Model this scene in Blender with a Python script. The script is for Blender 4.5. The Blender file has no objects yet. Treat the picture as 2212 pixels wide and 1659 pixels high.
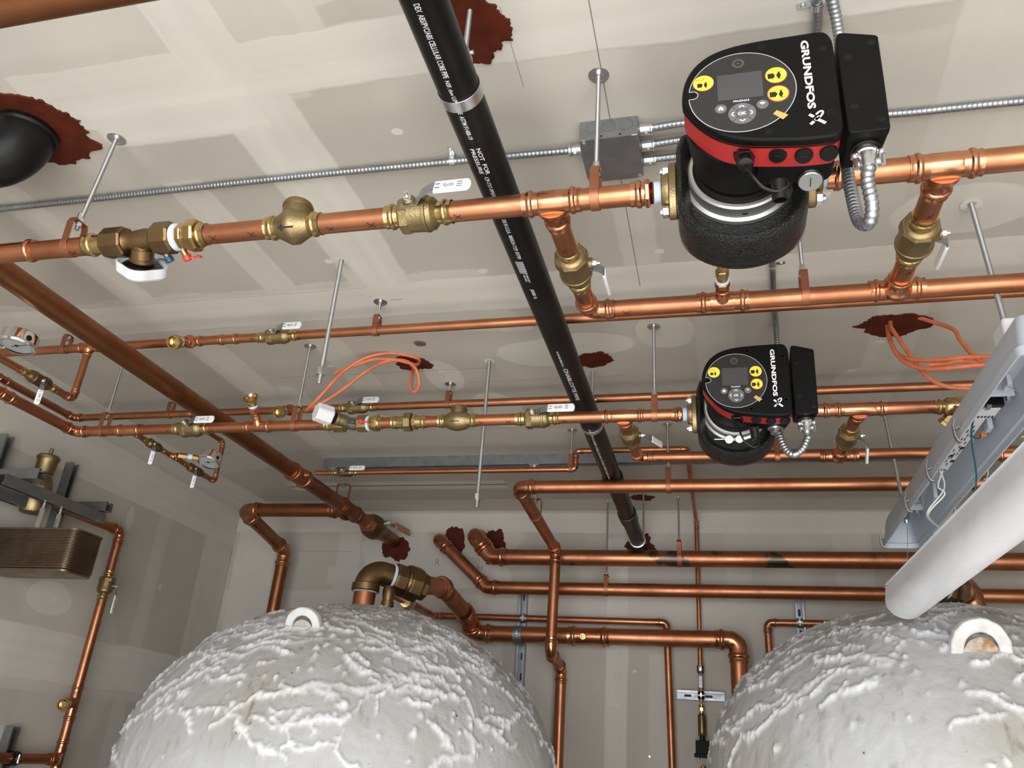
import bpy, math, random
from mathutils import Vector as V, Matrix, noise
random.seed(11)
PI=math.pi
SC=bpy.context.scene
COL=SC.collection

# ------------------------------------------------------------------ camera geometry (2212 x 1659)
RW=[(0.96988469,0.23449396,0.06585032),(-0.04046176,0.42172442,-0.90582082),(-0.2401802,0.87587733,0.41851209)]
FPX=1736.174
EYE=V((0,0,1.6))
CX,CY=1106.0,829.5
AXR=V(RW[0]);AXD=V(RW[1]);AXF=V(RW[2])
def ray(u,v):
    return AXR*((u-CX)/FPX)+AXD*((v-CY)/FPX)+AXF
def at(u,v,x=None,y=None,z=None):
    d=ray(u,v)
    if x is not None: k=x/d.x
    elif y is not None: k=y/d.y
    else: k=(z-1.6)/d.z
    return EYE+d*k
def pj(p):
    q=V(p)-EYE; w=q.dot(AXF)
    return CX+FPX*q.dot(AXR)/w, CY+FPX*q.dot(AXD)/w
def on(p0,p1,u=None,v=None):
    a,b=-.6,1.6
    i=0 if u is not None else 1; t=u if u is not None else v
    s=1 if pj(p0)[i]<pj(p1)[i] else -1
    for _ in range(50):
        m=(a+b)/2
        if (pj(p0.lerp(p1,m))[i]-t)*s<0: a=m
        else: b=m
    return p0.lerp(p1,(a+b)/2)

# ------------------------------------------------------------------ materials
MT={}
def nd(nt,t,**k):
    n=nt.nodes.new('ShaderNode'+t)
    for a,b in k.items(): setattr(n,a,b)
    return n
def base(name):
    m=bpy.data.materials.new(name); m.use_nodes=True
    nt=m.node_tree; b=nt.nodes['Principled BSDF']; MT[name]=m
    return m,nt,b
def plain(name,col,rough=.5,metal=0,bump=0,bscale=60,var=0,vscale=8,spec=None,coat=0,col2=None,stretch=(1,1,1),detail=3):
    m,nt,b=base(name)
    b.inputs['Base Color'].default_value=(*col,1); b.inputs['Roughness'].default_value=rough; b.inputs['Metallic'].default_value=metal
    if spec is not None: b.inputs['Specular IOR Level'].default_value=spec
    if coat: b.inputs['Coat Weight'].default_value=coat; b.inputs['Coat Roughness'].default_value=.15
    L=nt.links.new
    tc=nd(nt,'TexCoord'); mp=nd(nt,'Mapping'); mp.inputs['Scale'].default_value=stretch; L(tc.outputs['Object'],mp.inputs['Vector'])
    if var or col2:
        n=nd(nt,'TexNoise'); n.inputs['Scale'].default_value=vscale; n.inputs['Detail'].default_value=detail; L(mp.outputs[0],n.inputs['Vector'])
        c2=col2 or tuple(max(0,c*(1-var)) for c in col)
        r=nd(nt,'ValToRGB'); r.color_ramp.elements[0].position=.35; r.color_ramp.elements[1].position=.62
        r.color_ramp.elements[0].color=(*c2,1); r.color_ramp.elements[1].color=(*col,1)
        L(n.outputs['Fac'],r.inputs['Fac']); L(r.outputs['Color'],b.inputs['Base Color'])
        if metal:
            mr=nd(nt,'MapRange'); mr.inputs['To Min'].default_value=min(1,rough*1.5); mr.inputs['To Max'].default_value=rough*.8
            L(n.outputs['Fac'],mr.inputs['Value']); L(mr.outputs[0],b.inputs['Roughness'])
    if bump:
        n2=nd(nt,'TexNoise'); n2.inputs['Scale'].default_value=bscale; n2.inputs['Detail'].default_value=3; L(mp.outputs[0],n2.inputs['Vector'])
        bp=nd(nt,'Bump'); bp.inputs['Strength'].default_value=bump; bp.inputs['Distance'].default_value=.002 if bump<.95 else .005
        L(n2.outputs['Fac'],bp.inputs['Height']); L(bp.outputs[0],b.inputs['Normal'])
    return m
def copper(name,col,dark,rough,vs=5,patina=0.0,amount=.5):
    m,nt,b=base(name); L=nt.links.new
    b.inputs['Metallic'].default_value=1
    tc=nd(nt,'TexCoord'); n=nd(nt,'TexNoise'); n.inputs['Scale'].default_value=vs; n.inputs['Detail'].default_value=6; n.inputs['Roughness'].default_value=.65
    L(tc.outputs['Object'],n.inputs['Vector'])
    r=nd(nt,'ValToRGB'); r.color_ramp.elements[0].position=.30; r.color_ramp.elements[1].position=amount+.08
    r.color_ramp.elements[0].color=(*dark,1); r.color_ramp.elements[1].color=(*col,1)
    L(n.outputs['Fac'],r.inputs['Fac'])
    out=r.outputs['Color']
    mr=nd(nt,'MapRange'); mr.inputs['From Min'].default_value=.3; mr.inputs['From Max'].default_value=.65; mr.inputs['To Min'].default_value=rough*1.45; mr.inputs['To Max'].default_value=rough
    L(n.outputs['Fac'],mr.inputs['Value']); L(mr.outputs[0],b.inputs['Roughness'])
    if patina:
        n2=nd(nt,'TexNoise'); n2.inputs['Scale'].default_value=4.3; n2.inputs['Detail'].default_value=8; n2.inputs['Roughness'].default_value=.6; L(tc.outputs['Object'],n2.inputs['Vector'])
        r2=nd(nt,'ValToRGB'); r2.color_ramp.elements[0].position=.70-patina; r2.color_ramp.elements[1].position=.74-patina
        mx=nd(nt,'Mix',data_type='RGBA'); L(n2.outputs['Fac'],r2.inputs['Fac']); L(r2.outputs['Color'],mx.inputs[0])
        L(out,mx.inputs[6]); mx.inputs[7].default_value=(.12,.10,.08,1); out=mx.outputs[2]
    n3=nd(nt,'TexNoise'); n3.inputs['Scale'].default_value=70; n3.inputs['Detail'].default_value=2; L(tc.outputs['Object'],n3.inputs['Vector'])
    bp=nd(nt,'Bump'); bp.inputs['Strength'].default_value=.06; bp.inputs['Distance'].default_value=.002; L(n3.outputs['Fac'],bp.inputs['Height']); L(bp.outputs[0],b.inputs['Normal'])
    L(out,b.inputs['Base Color'])
    return m
COP=copper('copper_pipe',(.52,.222,.115),(.34,.125,.062),.34)
COPD=copper('copper_pipe_dull',(.34,.140,.064),(.23,.085,.036),.34,vs=6)
COPP=copper('copper_pipe_stained',(.52,.222,.115),(.34,.125,.062),.34,patina=.09)
COPF=copper('copper_fitting',(.61,.275,.15),(.43,.165,.085),.21,vs=9)
STRAP=copper('copper_strap',(.46,.20,.115),(.36,.145,.08),.45,vs=14)
BRASS=plain('brass_bright',(.60,.44,.20),.20,1,col2=(.47,.33,.14),vscale=30)
CAST=plain('brass_cast',(.36,.275,.14),.38,1,bump=.4,bscale=260,col2=(.27,.20,.10),vscale=22)
BRONZE=plain('bronze_dark',(.25,.165,.08),.36,1,bump=.25,bscale=200,col2=(.18,.115,.055),vscale=18)
STEEL=plain('steel_bright',(.80,.80,.80),.22,1,bump=.05,bscale=200)
CHROME=plain('chrome',(.86,.85,.84),.07,1)
GALV=plain('galvanized_steel',(.42,.44,.46),.38,1,col2=(.33,.35,.37),vscale=26)
ZINC=plain('zinc_plated',(.72,.73,.74),.30,1,bump=.2,bscale=120)
GREYST=plain('steel_dull',(.36,.37,.39),.42,1,col2=(.28,.29,.31),vscale=16)
BRUSH=plain('steel_brushed',(.56,.55,.525),.46,1,bump=.1,bscale=150,stretch=(.1,6,6))
IRON=plain('black_cast_iron',(.0035,.0035,.0035),.26,0,bump=1.0,bscale=300,spec=.5)
BLKPL=plain('black_plastic',(.004,.004,.004),.46,0,bump=.25,bscale=900,spec=.14)
BLKSM=plain('black_plastic_smooth',(.004,.004,.004),.28,0,spec=.4)
REDPL=plain('red_plastic',(.42,.022,.022),.42,0)
PANEL=plain('panel_dark_grey',(.020,.020,.020),.36,0,bump=.05,bscale=200)
SCREEN=plain('screen_grey',(.062,.062,.064),.22,0)
KEYGREY=plain('key_grey',(.13,.13,.135),.40,0)
RINGGREY=plain('ring_grey',(.42,.42,.43),.4,0)
DIMRING=plain('ring_brown_grey',(.085,.072,.062),.4,0)
YEL=plain('sticker_yellow',(.86,.72,.06),.45,0)
SRED=plain('sticker_red',(.62,.12,.04),.45,0)
SBLK=plain('sticker_black',(.012,.010,.010),.5,0)
WHT=plain('print_white',(.86,.86,.87),.45,0)
PGREY=plain('print_grey',(.50,.51,.52),.5,0)
TAPE=plain('tape_orange',(.62,.36,.10),.5,0)
ABS=plain('black_pipe_plastic',(.006,.006,.006),.36,0,bump=.12,bscale=40,spec=.2,col2=(.011,.010,.010),vscale=7)
VINYL=plain('white_vinyl',(.82,.83,.85),.35,0)
WPLAST=plain('white_plastic',(.72,.73,.74),.4,0,bump=.05,bscale=80)
GRYPL=plain('grey_plastic',(.50,.54,.60),.42,0,bump=.04,bscale=60)
MARK=plain('marker_ink',(.012,.010,.010),.5,0)
INKG=plain('ink_blue_grey',(.10,.11,.16),.5,0)
BLUE=plain('blue_plastic',(.012,.06,.12),.4,0)
TEFLON=plain('thread_sealant',(.62,.70,.80),.55,0,bump=.3,bscale=200)
TEAL=plain('teal_wire',(.004,.10,.13),.4,0)
WIREW=plain('white_wire',(.78,.76,.72),.45,0)
ORNG=plain('orange_cable',(.72,.20,.085),.45,0,col2=(.58,.15,.065),vscale=30)
FIRE=plain('red_sealant',(.10,.015,.0045),.7,0,bump=.6,bscale=60,col2=(.06,.009,.003),vscale=20,spec=.25)
CONC=plain('concrete',(.50,.49,.47),.8,0,bump=.3,bscale=30,var=.15)
RUST=plain('rust',(.22,.09,.03),.9,0,bump=.6,bscale=80)
FOAMW=plain('white_foam_lug',(.66,.66,.65),.6,0,bump=.7,bscale=60,col2=(.54,.53,.50),vscale=25)
PAPER=plain('driver_label',(.72,.73,.74),.5,0)
HXM=plain('exchanger_steel',(.30,.235,.17),.36,1,col2=(.22,.16,.105),vscale=12)
RIM=plain('plaster_rim',(.66,.64,.58),.8,0)
GOLDC=plain('gold_contact',(.65,.42,.15),.35,1)

# rod thread
def threaded(name,col):
    m,nt,b=base(name); L=nt.links.new
    b.inputs['Metallic'].default_value=1; b.inputs['Roughness'].default_value=.36; b.inputs['Base Color'].default_value=(*col,1)
    tc=nd(nt,'TexCoord'); w=nd(nt,'TexWave',wave_type='BANDS',bands_direction='Z'); w.inputs['Scale'].default_value=190; w.inputs['Distortion'].default_value=0
    L(tc.outputs['Object'],w.inputs['Vector']); bp=nd(nt,'Bump'); bp.inputs['Strength'].default_value=.7; bp.inputs['Distance'].default_value=.001
    L(w.outputs['Fac'],bp.inputs['Height']); L(bp.outputs[0],b.inputs['Normal'])
    return m
ROD=threaded('threaded_rod_steel',(.56,.57,.58))

def lens_mat():
    m,nt,b=base('frosted_diffuser'); L=nt.links.new
    b.inputs['Base Color'].default_value=(.70,.72,.76,1); b.inputs['Roughness'].default_value=.35
    b.inputs['Transmission Weight'].default_value=.08
    tc=nd(nt,'TexCoord'); mp=nd(nt,'Mapping'); mp.inputs['Scale'].default_value=(1,.25,1); L(tc.outputs['Object'],mp.inputs['Vector'])
    n=nd(nt,'TexNoise'); n.inputs['Scale'].default_value=9; n.inputs['Detail'].default_value=5; n.inputs['Distortion'].default_value=1.5; L(mp.outputs[0],n.inputs['Vector'])
    r=nd(nt,'ValToRGB'); r.color_ramp.elements[0].position=.35; r.color_ramp.elements[1].position=.7
    r.color_ramp.elements[0].color=(.74,.76,.81,1); r.color_ramp.elements[1].color=(.90,.92,.95,1)
    L(n.outputs['Fac'],r.inputs['Fac']); L(r.outputs['Color'],b.inputs['Base Color'])
    return m
LENS=lens_mat()

# drywall with joint-compound bands: list of (axis it runs along, centre, half width, lo, hi, strength, wobble)
def drywall(name,bands,spots,lines,AX,basec=(.485,.45,.395),comp=(.68,.655,.595)):
    m,nt,b=base(name); L=nt.links.new
    b.inputs['Roughness'].default_value=.85; b.inputs['Specular IOR Level'].default_value=.2
    geo=nd(nt,'NewGeometry'); sep=nd(nt,'SeparateXYZ'); L(geo.outputs['Position'],sep.inputs[0])
    n1=nd(nt,'TexNoise'); n1.inputs['Scale'].default_value=2.2; n1.inputs['Detail'].default_value=7; n1.inputs['Roughness'].default_value=.62; L(geo.outputs['Position'],n1.inputs['Vector'])
    n2=nd(nt,'TexNoise'); n2.inputs['Scale'].default_value=1.1; n2.inputs['Detail'].default_value=3; L(geo.outputs['Position'],n2.inputs['Vector'])
    # streaky trowel noise for each axis
    def mth(op,a,bb=None,c=None,clamp=False):
        n=nd(nt,'Math',operation=op); n.use_clamp=clamp
        for i,q in enumerate((a,bb,c)):
            if q is None: continue
            if isinstance(q,(int,float)): n.inputs[i].default_value=q
            else: L(q,n.inputs[i])
        return n.outputs[0]
    wob=mth('SUBTRACT',n1.outputs['Fac'],.5)
    coord={0:sep.outputs[AX[0]],1:sep.outputs[AX[1]]}
    def edge(d,hw,s):
        mr=nd(nt,'MapRange',interpolation_type='SMOOTHSTEP'); L(d,mr.inputs['Value'])
        mr.inputs['From Min'].default_value=hw+s; mr.inputs['From Max'].default_value=hw-s
        return mr.outputs[0]
    total=None
    def add(t,msk):
        return msk if t is None else mth('MAXIMUM',t,msk)
    streak={}
    for a in (0,1):
        mp=nd(nt,'Mapping'); s=[1,1,1]; s[AX[a]]=.6; s[AX[1-a]]=22; mp.inputs['Scale'].default_value=s; L(geo.outputs['Position'],mp.inputs['Vector'])
        n=nd(nt,'TexNoise'); n.inputs['Scale'].default_value=1; n.inputs['Detail'].default_value=3; L(mp.outputs[0],n.inputs['Vector'])
        mr=nd(nt,'MapRange'); mr.inputs['From Min'].default_value=.3; mr.inputs['From Max'].default_value=.7; mr.inputs['To Min'].default_value=.70; mr.inputs['To Max'].default_value=1; L(n.outputs['Fac'],mr.inputs['Value']); streak[a]=mr.outputs[0]
    for (a,c,hw,lo,hi,st,wb) in bands:
        dd=mth('ABSOLUTE',mth('SUBTRACT',mth('MULTIPLY_ADD',wob,wb,coord[1-a]),c))
        e=edge(dd,hw,.006)
        d2=mth('ABSOLUTE',mth('SUBTRACT',mth('MULTIPLY_ADD',wob,wb*2,coord[a]),(lo+hi)/2))
        e=mth('MULTIPLY',e,edge(d2,(hi-lo)/2,.01))
        e=mth('MULTIPLY',mth('MULTIPLY',e,streak[a]),st)
        total=add(total,e)
    for (c0,c1,r0,r1,st) in spots:
        w1=mth('MULTIPLY_ADD',wob,r0*.8,coord[0]); w2=mth('MULTIPLY_ADD',wob,r1*.8,coord[1])
        x=mth('DIVIDE',mth('SUBTRACT',w1,c0),r0); y=mth('DIVIDE',mth('SUBTRACT',w2,c1),r1)
        d=mth('SQRT',mth('ADD',mth('MULTIPLY',x,x),mth('MULTIPLY',y,y)))
        total=add(total,mth('MULTIPLY',edge(d,1,.05),st))
    big=nd(nt,'MapRange'); big.inputs['From Min'].default_value=.56; big.inputs['From Max'].default_value=.60; big.inputs['To Max'].default_value=.28; L(n2.outputs['Fac'],big.inputs['Value'])
    total=big.outputs[0] if total is None else mth('MAXIMUM',total,big.outputs[0])
    mx=nd(nt,'Mix',data_type='RGBA'); L(total,mx.inputs[0]); mx.inputs[6].default_value=(*basec,1); mx.inputs[7].default_value=(*comp,1)
    out=mx.outputs[2]
    ln=None
    for (a,c,hw,lo,hi,st) in lines:
        e=edge(mth('ABSOLUTE',mth('SUBTRACT',coord[1-a],c)),hw,.0004)
        e=mth('MULTIPLY',mth('MULTIPLY',e,edge(mth('ABSOLUTE',mth('SUBTRACT',coord[a],(lo+hi)/2)),(hi-lo)/2,.004)),st)
        ln=add(ln,e)
    if ln is not None:
        m2=nd(nt,'Mix',data_type='RGBA'); L(ln,m2.inputs[0]); L(out,m2.inputs[6]); m2.inputs[7].default_value=(.05,.045,.04,1); out=m2.outputs[2]
    # fine mottling
    n3=nd(nt,'TexNoise'); n3.inputs['Scale'].default_value=5; n3.inputs['Detail'].default_value=6; L(geo.outputs['Position'],n3.inputs['Vector'])
    mr=nd(nt,'MapRange'); mr.inputs['To Min'].default_value=.90; mr.inputs['To Max'].default_value=1.08; L(n3.outputs['Fac'],mr.inputs['Value'])
    m3=nd(nt,'Mix',data_type='RGBA',blend_type='MULTIPLY'); m3.inputs[0].default_value=1; L(out,m3.inputs[6]); L(mr.outputs[0],m3.inputs[7])
    L(m3.outputs[2],b.inputs['Base Color'])
    bp=nd(nt,'Bump'); bp.inputs['Strength'].default_value=.25; bp.inputs['Distance'].default_value=.004; L(total,bp.inputs['Height']); L(bp.outputs[0],b.inputs['Normal'])
    return m

def foam_mat():
    m,nt,b=base('sprayed_white_foam'); L=nt.links.new
    b.inputs['Roughness'].default_value=.5; b.inputs['Specular IOR Level'].default_value=.35
    tc=nd(nt,'TexCoord'); at_=nd(nt,'Attribute',attribute_name='ridge')
    # dirt, streaks
    mp=nd(nt,'Mapping'); mp.inputs['Scale'].default_value=(38,38,2.2); L(tc.outputs['Object'],mp.inputs['Vector'])
    n=nd(nt,'TexNoise'); n.inputs['Scale'].default_value=1; n.inputs['Detail'].default_value=4; L(mp.outputs[0],n.inputs['Vector'])
    n2=nd(nt,'TexNoise'); n2.inputs['Scale'].default_value=5; n2.inputs['Detail'].default_value=6; n2.inputs['Roughness'].default_value=.7; L(tc.outputs['Object'],n2.inputs['Vector'])
    r1=nd(nt,'ValToRGB'); r1.color_ramp.elements[0].position=.56; r1.color_ramp.elements[1].position=.70; L(n.outputs['Fac'],r1.inputs['Fac'])
    r2=nd(nt,'ValToRGB'); r2.color_ramp.elements[0].position=.46; r2.color_ramp.elements[1].position=.64; L(n2.outputs['Fac'],r2.inputs['Fac'])
    mm=nd(nt,'Math',operation='MULTIPLY'); L(r1.outputs['Color'],mm.inputs[0]); L(r2.outputs['Color'],mm.inputs[1])
    mm2=nd(nt,'Math',operation='MULTIPLY'); L(mm.outputs[0],mm2.inputs[0]); mm2.inputs[1].default_value=.85
    n4=nd(nt,'TexNoise'); n4.inputs['Scale'].default_value=2.5; n4.inputs['Detail'].default_value=5; L(tc.outputs['Object'],n4.inputs['Vector'])
    r4=nd(nt,'ValToRGB'); r4.color_ramp.elements[0].position=.4; r4.color_ramp.elements[1].position=.65
    r4.color_ramp.elements[0].color=(.47,.475,.48,1); r4.color_ramp.elements[1].color=(.37,.355,.325,1); L(n4.outputs['Fac'],r4.inputs['Fac'])
    mx=nd(nt,'Mix',data_type='RGBA'); L(mm2.outputs[0],mx.inputs[0]); L(r4.outputs['Color'],mx.inputs[6]); mx.inputs[7].default_value=(.22,.18,.13,1)
    # rust specks
    n5=nd(nt,'TexNoise'); n5.inputs['Scale'].default_value=55; n5.inputs['Detail'].default_value=2; L(tc.outputs['Object'],n5.inputs['Vector'])
    r5=nd(nt,'ValToRGB'); r5.color_ramp.elements[0].position=.745; r5.color_ramp.elements[1].position=.765; L(n5.outputs['Fac'],r5.inputs['Fac'])
    mx5=nd(nt,'Mix',data_type='RGBA'); L(r5.outputs['Color'],mx5.inputs[0]); L(mx.outputs[2],mx5.inputs[6]); mx5.inputs[7].default_value=(.10,.07,.045,1)
    mx2=nd(nt,'Mix',data_type='RGBA'); L(at_.outputs['Fac'],mx2.inputs[0]); L(mx5.outputs[2],mx2.inputs[6]); mx2.inputs[7].default_value=(.74,.75,.765,1)
    L(mx2.outputs[2],b.inputs['Base Color'])
    n6=nd(nt,'TexNoise'); n6.inputs['Scale'].default_value=60; n6.inputs['Detail'].default_value=4; L(tc.outputs['Object'],n6.inputs['Vector'])
    bp=nd(nt,'Bump'); bp.inputs['Strength'].default_value=.35; bp.inputs['Distance'].default_value=.006; L(n6.outputs['Fac'],bp.inputs['Height']); L(bp.outputs[0],b.inputs['Normal'])
    return m
FOAM=foam_mat()

# ------------------------------------------------------------------ mesh builder
def frame(d):
    d=V(d).normalized()
    h=V((0,0,1)) if abs(d.z)<.9 else V((0,1,0))
    a=h.cross(d).normalized(); b=d.cross(a).normalized()
    return a,b
class MB:
    def __init__(s): s.v=[];s.f=[];s.m=[]
    def face(s,idx,m): s.f.append(idx); s.m.append(m)
    def rings(s,rs,m=0,close=False,cap0=True,cap1=True):
        base=len(s.v); n=len(rs[0])
        for r in rs: s.v.extend(r)
        k=len(rs)
        for i in range(k if close else k-1):
            a=base+i*n; b=base+((i+1)%k)*n
            for j in range(n):
                j2=(j+1)%n
                s.face((a+j,a+j2,b+j2,b+j),m)
        if not close:
            if cap0: s.face(tuple(base+j for j in range(n))[::-1],m)
            if cap1: s.face(tuple(base+(k-1)*n+j for j in range(n)),m)
        return s
    def lathe(s,o,d,prof,n=28,m=0,ph=0,cap0=True,cap1=True,up=None):
        o=V(o); d=V(d).normalized()
        if up is None: a,b=frame(d)
        else:
            a=V(up)-d*V(up).dot(d); a.normalize(); b=d.cross(a)
        rs=[]
        for t,r in prof:
            rs.append([o+d*t+(a*math.cos(ph+2*PI*j/n)+b*math.sin(ph+2*PI*j/n))*r for j in range(n)])
        return s.rings(rs,m,False,cap0,cap1)
    def cyl(s,p0,p1,r,n=20,m=0,r1=None,bev=0,ph=0,up=None):
        p0=V(p0);p1=V(p1); L=(p1-p0).length; r1=r if r1 is None else r1
        pr=[(0,r),(L,r1)] if not bev else [(0,r-bev),(bev,r),(L-bev,r1),(L,r1-bev)]
        return s.lathe(p0,p1-p0,pr,n,m,ph,up=up)
    def tube(s,pts,r,n=14,m=0,cap=True,rad=None):
        pts=[V(p) for p in pts]; k=len(pts)
        T=[]
        for i in range(k):
            t=pts[min(i+1,k-1)]-pts[max(i-1,0)]; T.append(t.normalized())
        a,b=frame(T[0]); rs=[]
        for i in range(k):
            a=(a-T[i]*a.dot(T[i])).normalized(); b=T[i].cross(a)
            rr=rad[i] if rad else r
            rs.append([pts[i]+(a*math.cos(2*PI*j/n)+b*math.sin(2*PI*j/n))*rr for j in range(n)])
        return s.rings(rs,m,False,cap,cap)
    def box(s,c,sz,m=0,ax=None):
        c=V(c); X,Y,Z=ax if ax else (V((1,0,0)),V((0,1,0)),V((0,0,1)))
        h=[q/2 for q in sz]; b=len(s.v)
        for k in (-1,1):
            for j in (-1,1):
                for i in (-1,1): s.v.append(c+X*(i*h[0])+Y*(j*h[1])+Z*(k*h[2]))
        for q in ((0,2,3,1),(4,5,7,6),(0,1,5,4),(2,6,7,3),(0,4,6,2),(1,3,7,5)): s.face(tuple(b+i for i in q),m)
        return s
    def prism(s,poly,o,X,Y,N,h,m=0,sc=1.0,cen=(0,0),cap0=True,cap1=True):
        o=V(o);X=V(X);Y=V(Y);N=V(N)
        r0=[o+X*p[0]+Y*p[1] for p in poly]
        r1=[o+X*(cen[0]+(p[0]-cen[0])*sc)+Y*(cen[1]+(p[1]-cen[1])*sc)+N*h for p in poly]
        return s.rings([r0,r1],m,False,cap0,cap1)
    def strip(s,path,w,N,th,m=0,closed=False):
        # flat bar swept along a path lying in a plane; N = width direction
        N=V(N).normalized(); k=len(path); rs=[]
        for i in range(k):
            p=V(path[i])
            if closed: t=V(path[(i+1)%k])-V(path[i-1])
            else: t=V(path[min(i+1,k-1)])-V(path[max(i-1,0)])
            t.normalize(); q=t.cross(N)
            rs.append([p+N*(w/2)+q*(th/2),p-N*(w/2)+q*(th/2),p-N*(w/2)-q*(th/2),p+N*(w/2)-q*(th/2)])
        return s.rings(rs,m,closed)
    def build(s,name,mats,parent=None,sharp=35,bevel=0,bseg=2,org=None):
        mats=mats if isinstance(mats,(list,tuple)) else [mats]
        o0=ORG[parent] if parent is not None else (V(org) if org is not None else V((0,0,0)))
        me=bpy.data.meshes.new(name)
        me.from_pydata([tuple(V(v)-o0) for v in s.v],[],s.f)
        for q in mats: me.materials.append(q)
        me.polygons.foreach_set('material_index',s.m)
        me.polygons.foreach_set('use_smooth',[True]*len(s.f))
        import bmesh
        bm=bmesh.new(); bm.from_mesh(me); bmesh.ops.recalc_face_normals(bm,faces=bm.faces[:]); bm.to_mesh(me); bm.free()
        me.set_sharp_from_angle(angle=math.radians(sharp))
        o=bpy.data.objects.new(name,me); COL.objects.link(o)
        if parent is not None: o.parent=parent; ORG[o]=ORG[parent]
        else: o.location=o0; ORG[o]=o0
        if bevel:
            b=o.modifiers.new('bevel','BEVEL'); b.width=bevel; b.segments=bseg; b.limit_method='ANGLE'; b.angle_limit=math.radians(40)
        return o
ORG={}
LABELS=set()
GROUP={'pipe_hanger':'strap hangers holding the pipes','ball_valve':'ball valves on the copper pipes','circulator_pump':'circulator pumps','storage_tank':'foam sprayed tanks','firestop_sealant':'red sealant patches','check_valve':'swing check valves','pressure_gauge':'pressure gauges','brass_adapter':'open brass hose adapters','flexible_conduit':'flexible steel conduits','conduit_connector':'conduit connectors','pipe_clamp':'pipe clamps on the wall channels','strut_channel':'steel strut channels','orange_cable':'orange cable coils','copper_pipe_run':'copper pipe runs','threaded_rod':'threaded rods without a strap','balancing_valve':'balancing valves','bronze_elbow':'bronze elbows on the tanks','pencil_letter':'pencilled letters'}
def tag(o,label,cat,group=None):
    group=group or GROUP.get(o.name.split('.')[0])
    assert label not in LABELS and len(label.split())<17,label
    LABELS.add(label); o['label']=label; o['category']=cat
    if group: o['group']=group
    return o
def thing(name,label,cat,loc,group=None):
    o=bpy.data.objects.new(name,None); COL.objects.link(o); o.location=V(loc); o.empty_display_size=.05
    ORG[o]=V(loc); return tag(o,label,cat,group)
def struct(o): o['kind']='structure'; return o

def bend(P,a,b,R,n=10):
    # arc replacing corner P between directions a (incoming) and b (outgoing)
    a=V(a).normalized();b=V(b).normalized(); c=max(-1,min(1,a.dot(b))); th=math.acos(c)
    t=R*math.tan(th/2); p0=V(P)-a*t; nrm=(b-a*c).normalized(); cen=p0+nrm*R
    return [cen-nrm*R*math.cos(th*i/n)+a*R*math.sin(th*i/n) for i in range(n+1)],t
def smooth(pts,k=10):
    pts=[V(p) for p in pts]; out=[]
    n=len(pts)
    for i in range(n-1):
        p0=pts[max(i-1,0)];p1=pts[i];p2=pts[i+1];p3=pts[min(i+2,n-1)]
        for j in range(k):
            t=j/k
            out.append(.5*((2*p1)+(p2-p0)*t+(2*p0-5*p1+4*p2-p3)*t*t+(3*p1-p0-3*p2+p3)*t**3))
    out.append(pts[-1]); return out
def resample(pts,step):
    d=[0]
    for i in range(1,len(pts)): d.append(d[-1]+(pts[i]-pts[i-1]).length)
    n=max(2,int(d[-1]/step)); out=[];j=0
    for i in range(n+1):
        s=d[-1]*i/n
        while j<len(d)-2 and d[j+1]<s: j+=1
        q=(s-d[j])/max(1e-9,d[j+1]-d[j]); out.append(pts[j].lerp(pts[j+1],q))
    return out

def text(body,size,bold=0,spacing=1.0,sx=1.0):
    cu=bpy.data.curves.new('t','FONT'); cu.body=body; cu.size=size; cu.offset=bold; cu.space_character=spacing; cu.extrude=0; cu.resolution_u=3
    o=bpy.data.objects.new('t',cu); COL.objects.link(o)
    dg=bpy.context.evaluated_depsgraph_get(); me=bpy.data.meshes.new_from_object(o.evaluated_get(dg))
    vs=[V((v.co.x*sx,v.co.y,0)) for v in me.vertices]; fs=[tuple(p.vertices) for p in me.polygons]
    bpy.data.objects.remove(o); bpy.data.curves.remove(cu); bpy.data.meshes.remove(me)
    return vs,fs
def put_text(mb,body,size,o,X,Y,m=0,bold=0,th=.0004,fit=None,mapf=None,spacing=1.0):
    vs,fs=text(body,size,bold,spacing)
    w=max(v.x for v in vs); sx=fit/w if fit else 1
    X=V(X).normalized();Y=V(Y).normalized();N=X.cross(Y)
    b=len(mb.v)
    for v in vs:
        if mapf: mb.v.append(mapf(v.x*sx,v.y))
        else: mb.v.append(V(o)+X*(v.x*sx)+Y*v.y+N*th)
    for f in fs: mb.face(tuple(b+i for i in f),m)

# ------------------------------------------------------------------ plumbing
def press(mb,P,d,r,m=0,k=1.0,n=28):
    P=V(P); d=V(d).normalized()
    pr=[(-1.6*r,1.05*r),(-1.2*r,1.06*r),(-.98*r,1.08*r),(-.92*r,1.18*r),(-.78*r,1.25*r),(-.64*r,1.25*r),(-.5*r,1.18*r),(-.44*r,1.10*r),(-.12*r,1.10*r),(-.06*r,1.13*r),(0,1.13*r),(0,1.01*r)]
    mb.lathe(P,d,[(t*k,q) for t,q in pr],n,m)
def facing(P,ax):
    c=(EYE-V(P)); c-=V(ax)*c.dot(V(ax)); return c.normalized()
def ribbon(mb,P,ax,r,pts,w,m):
    # pts (t along axis, s arc) drawn on the pipe surface
    c=facing(P,ax); e=V(ax).cross(c); rr=r+.0004
    def S(t,s):
        a=s/r; return V(P)+V(ax)*t+(c*math.cos(a)+e*math.sin(a))*rr
    for i in range(len(pts)-1):
        (t0,s0),(t1,s1)=pts[i],pts[i+1]; k=4
        L=math.hypot(t1-t0,s1-s0); nt,ns=-(s1-s0)/L*w/2,(t1-t0)/L*w/2
        b=len(mb.v)
        for j in range(k+1):
            q=j/k; t=t0+(t1-t0)*q; s=s0+(s1-s0)*q
            mb.v.append(S(t+nt,s+ns)); mb.v.append(S(t-nt,s-ns))
        for j in range(k): mb.face((b+2*j,b+2*j+1,b+2*j+3,b+2*j+2),m)
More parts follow.
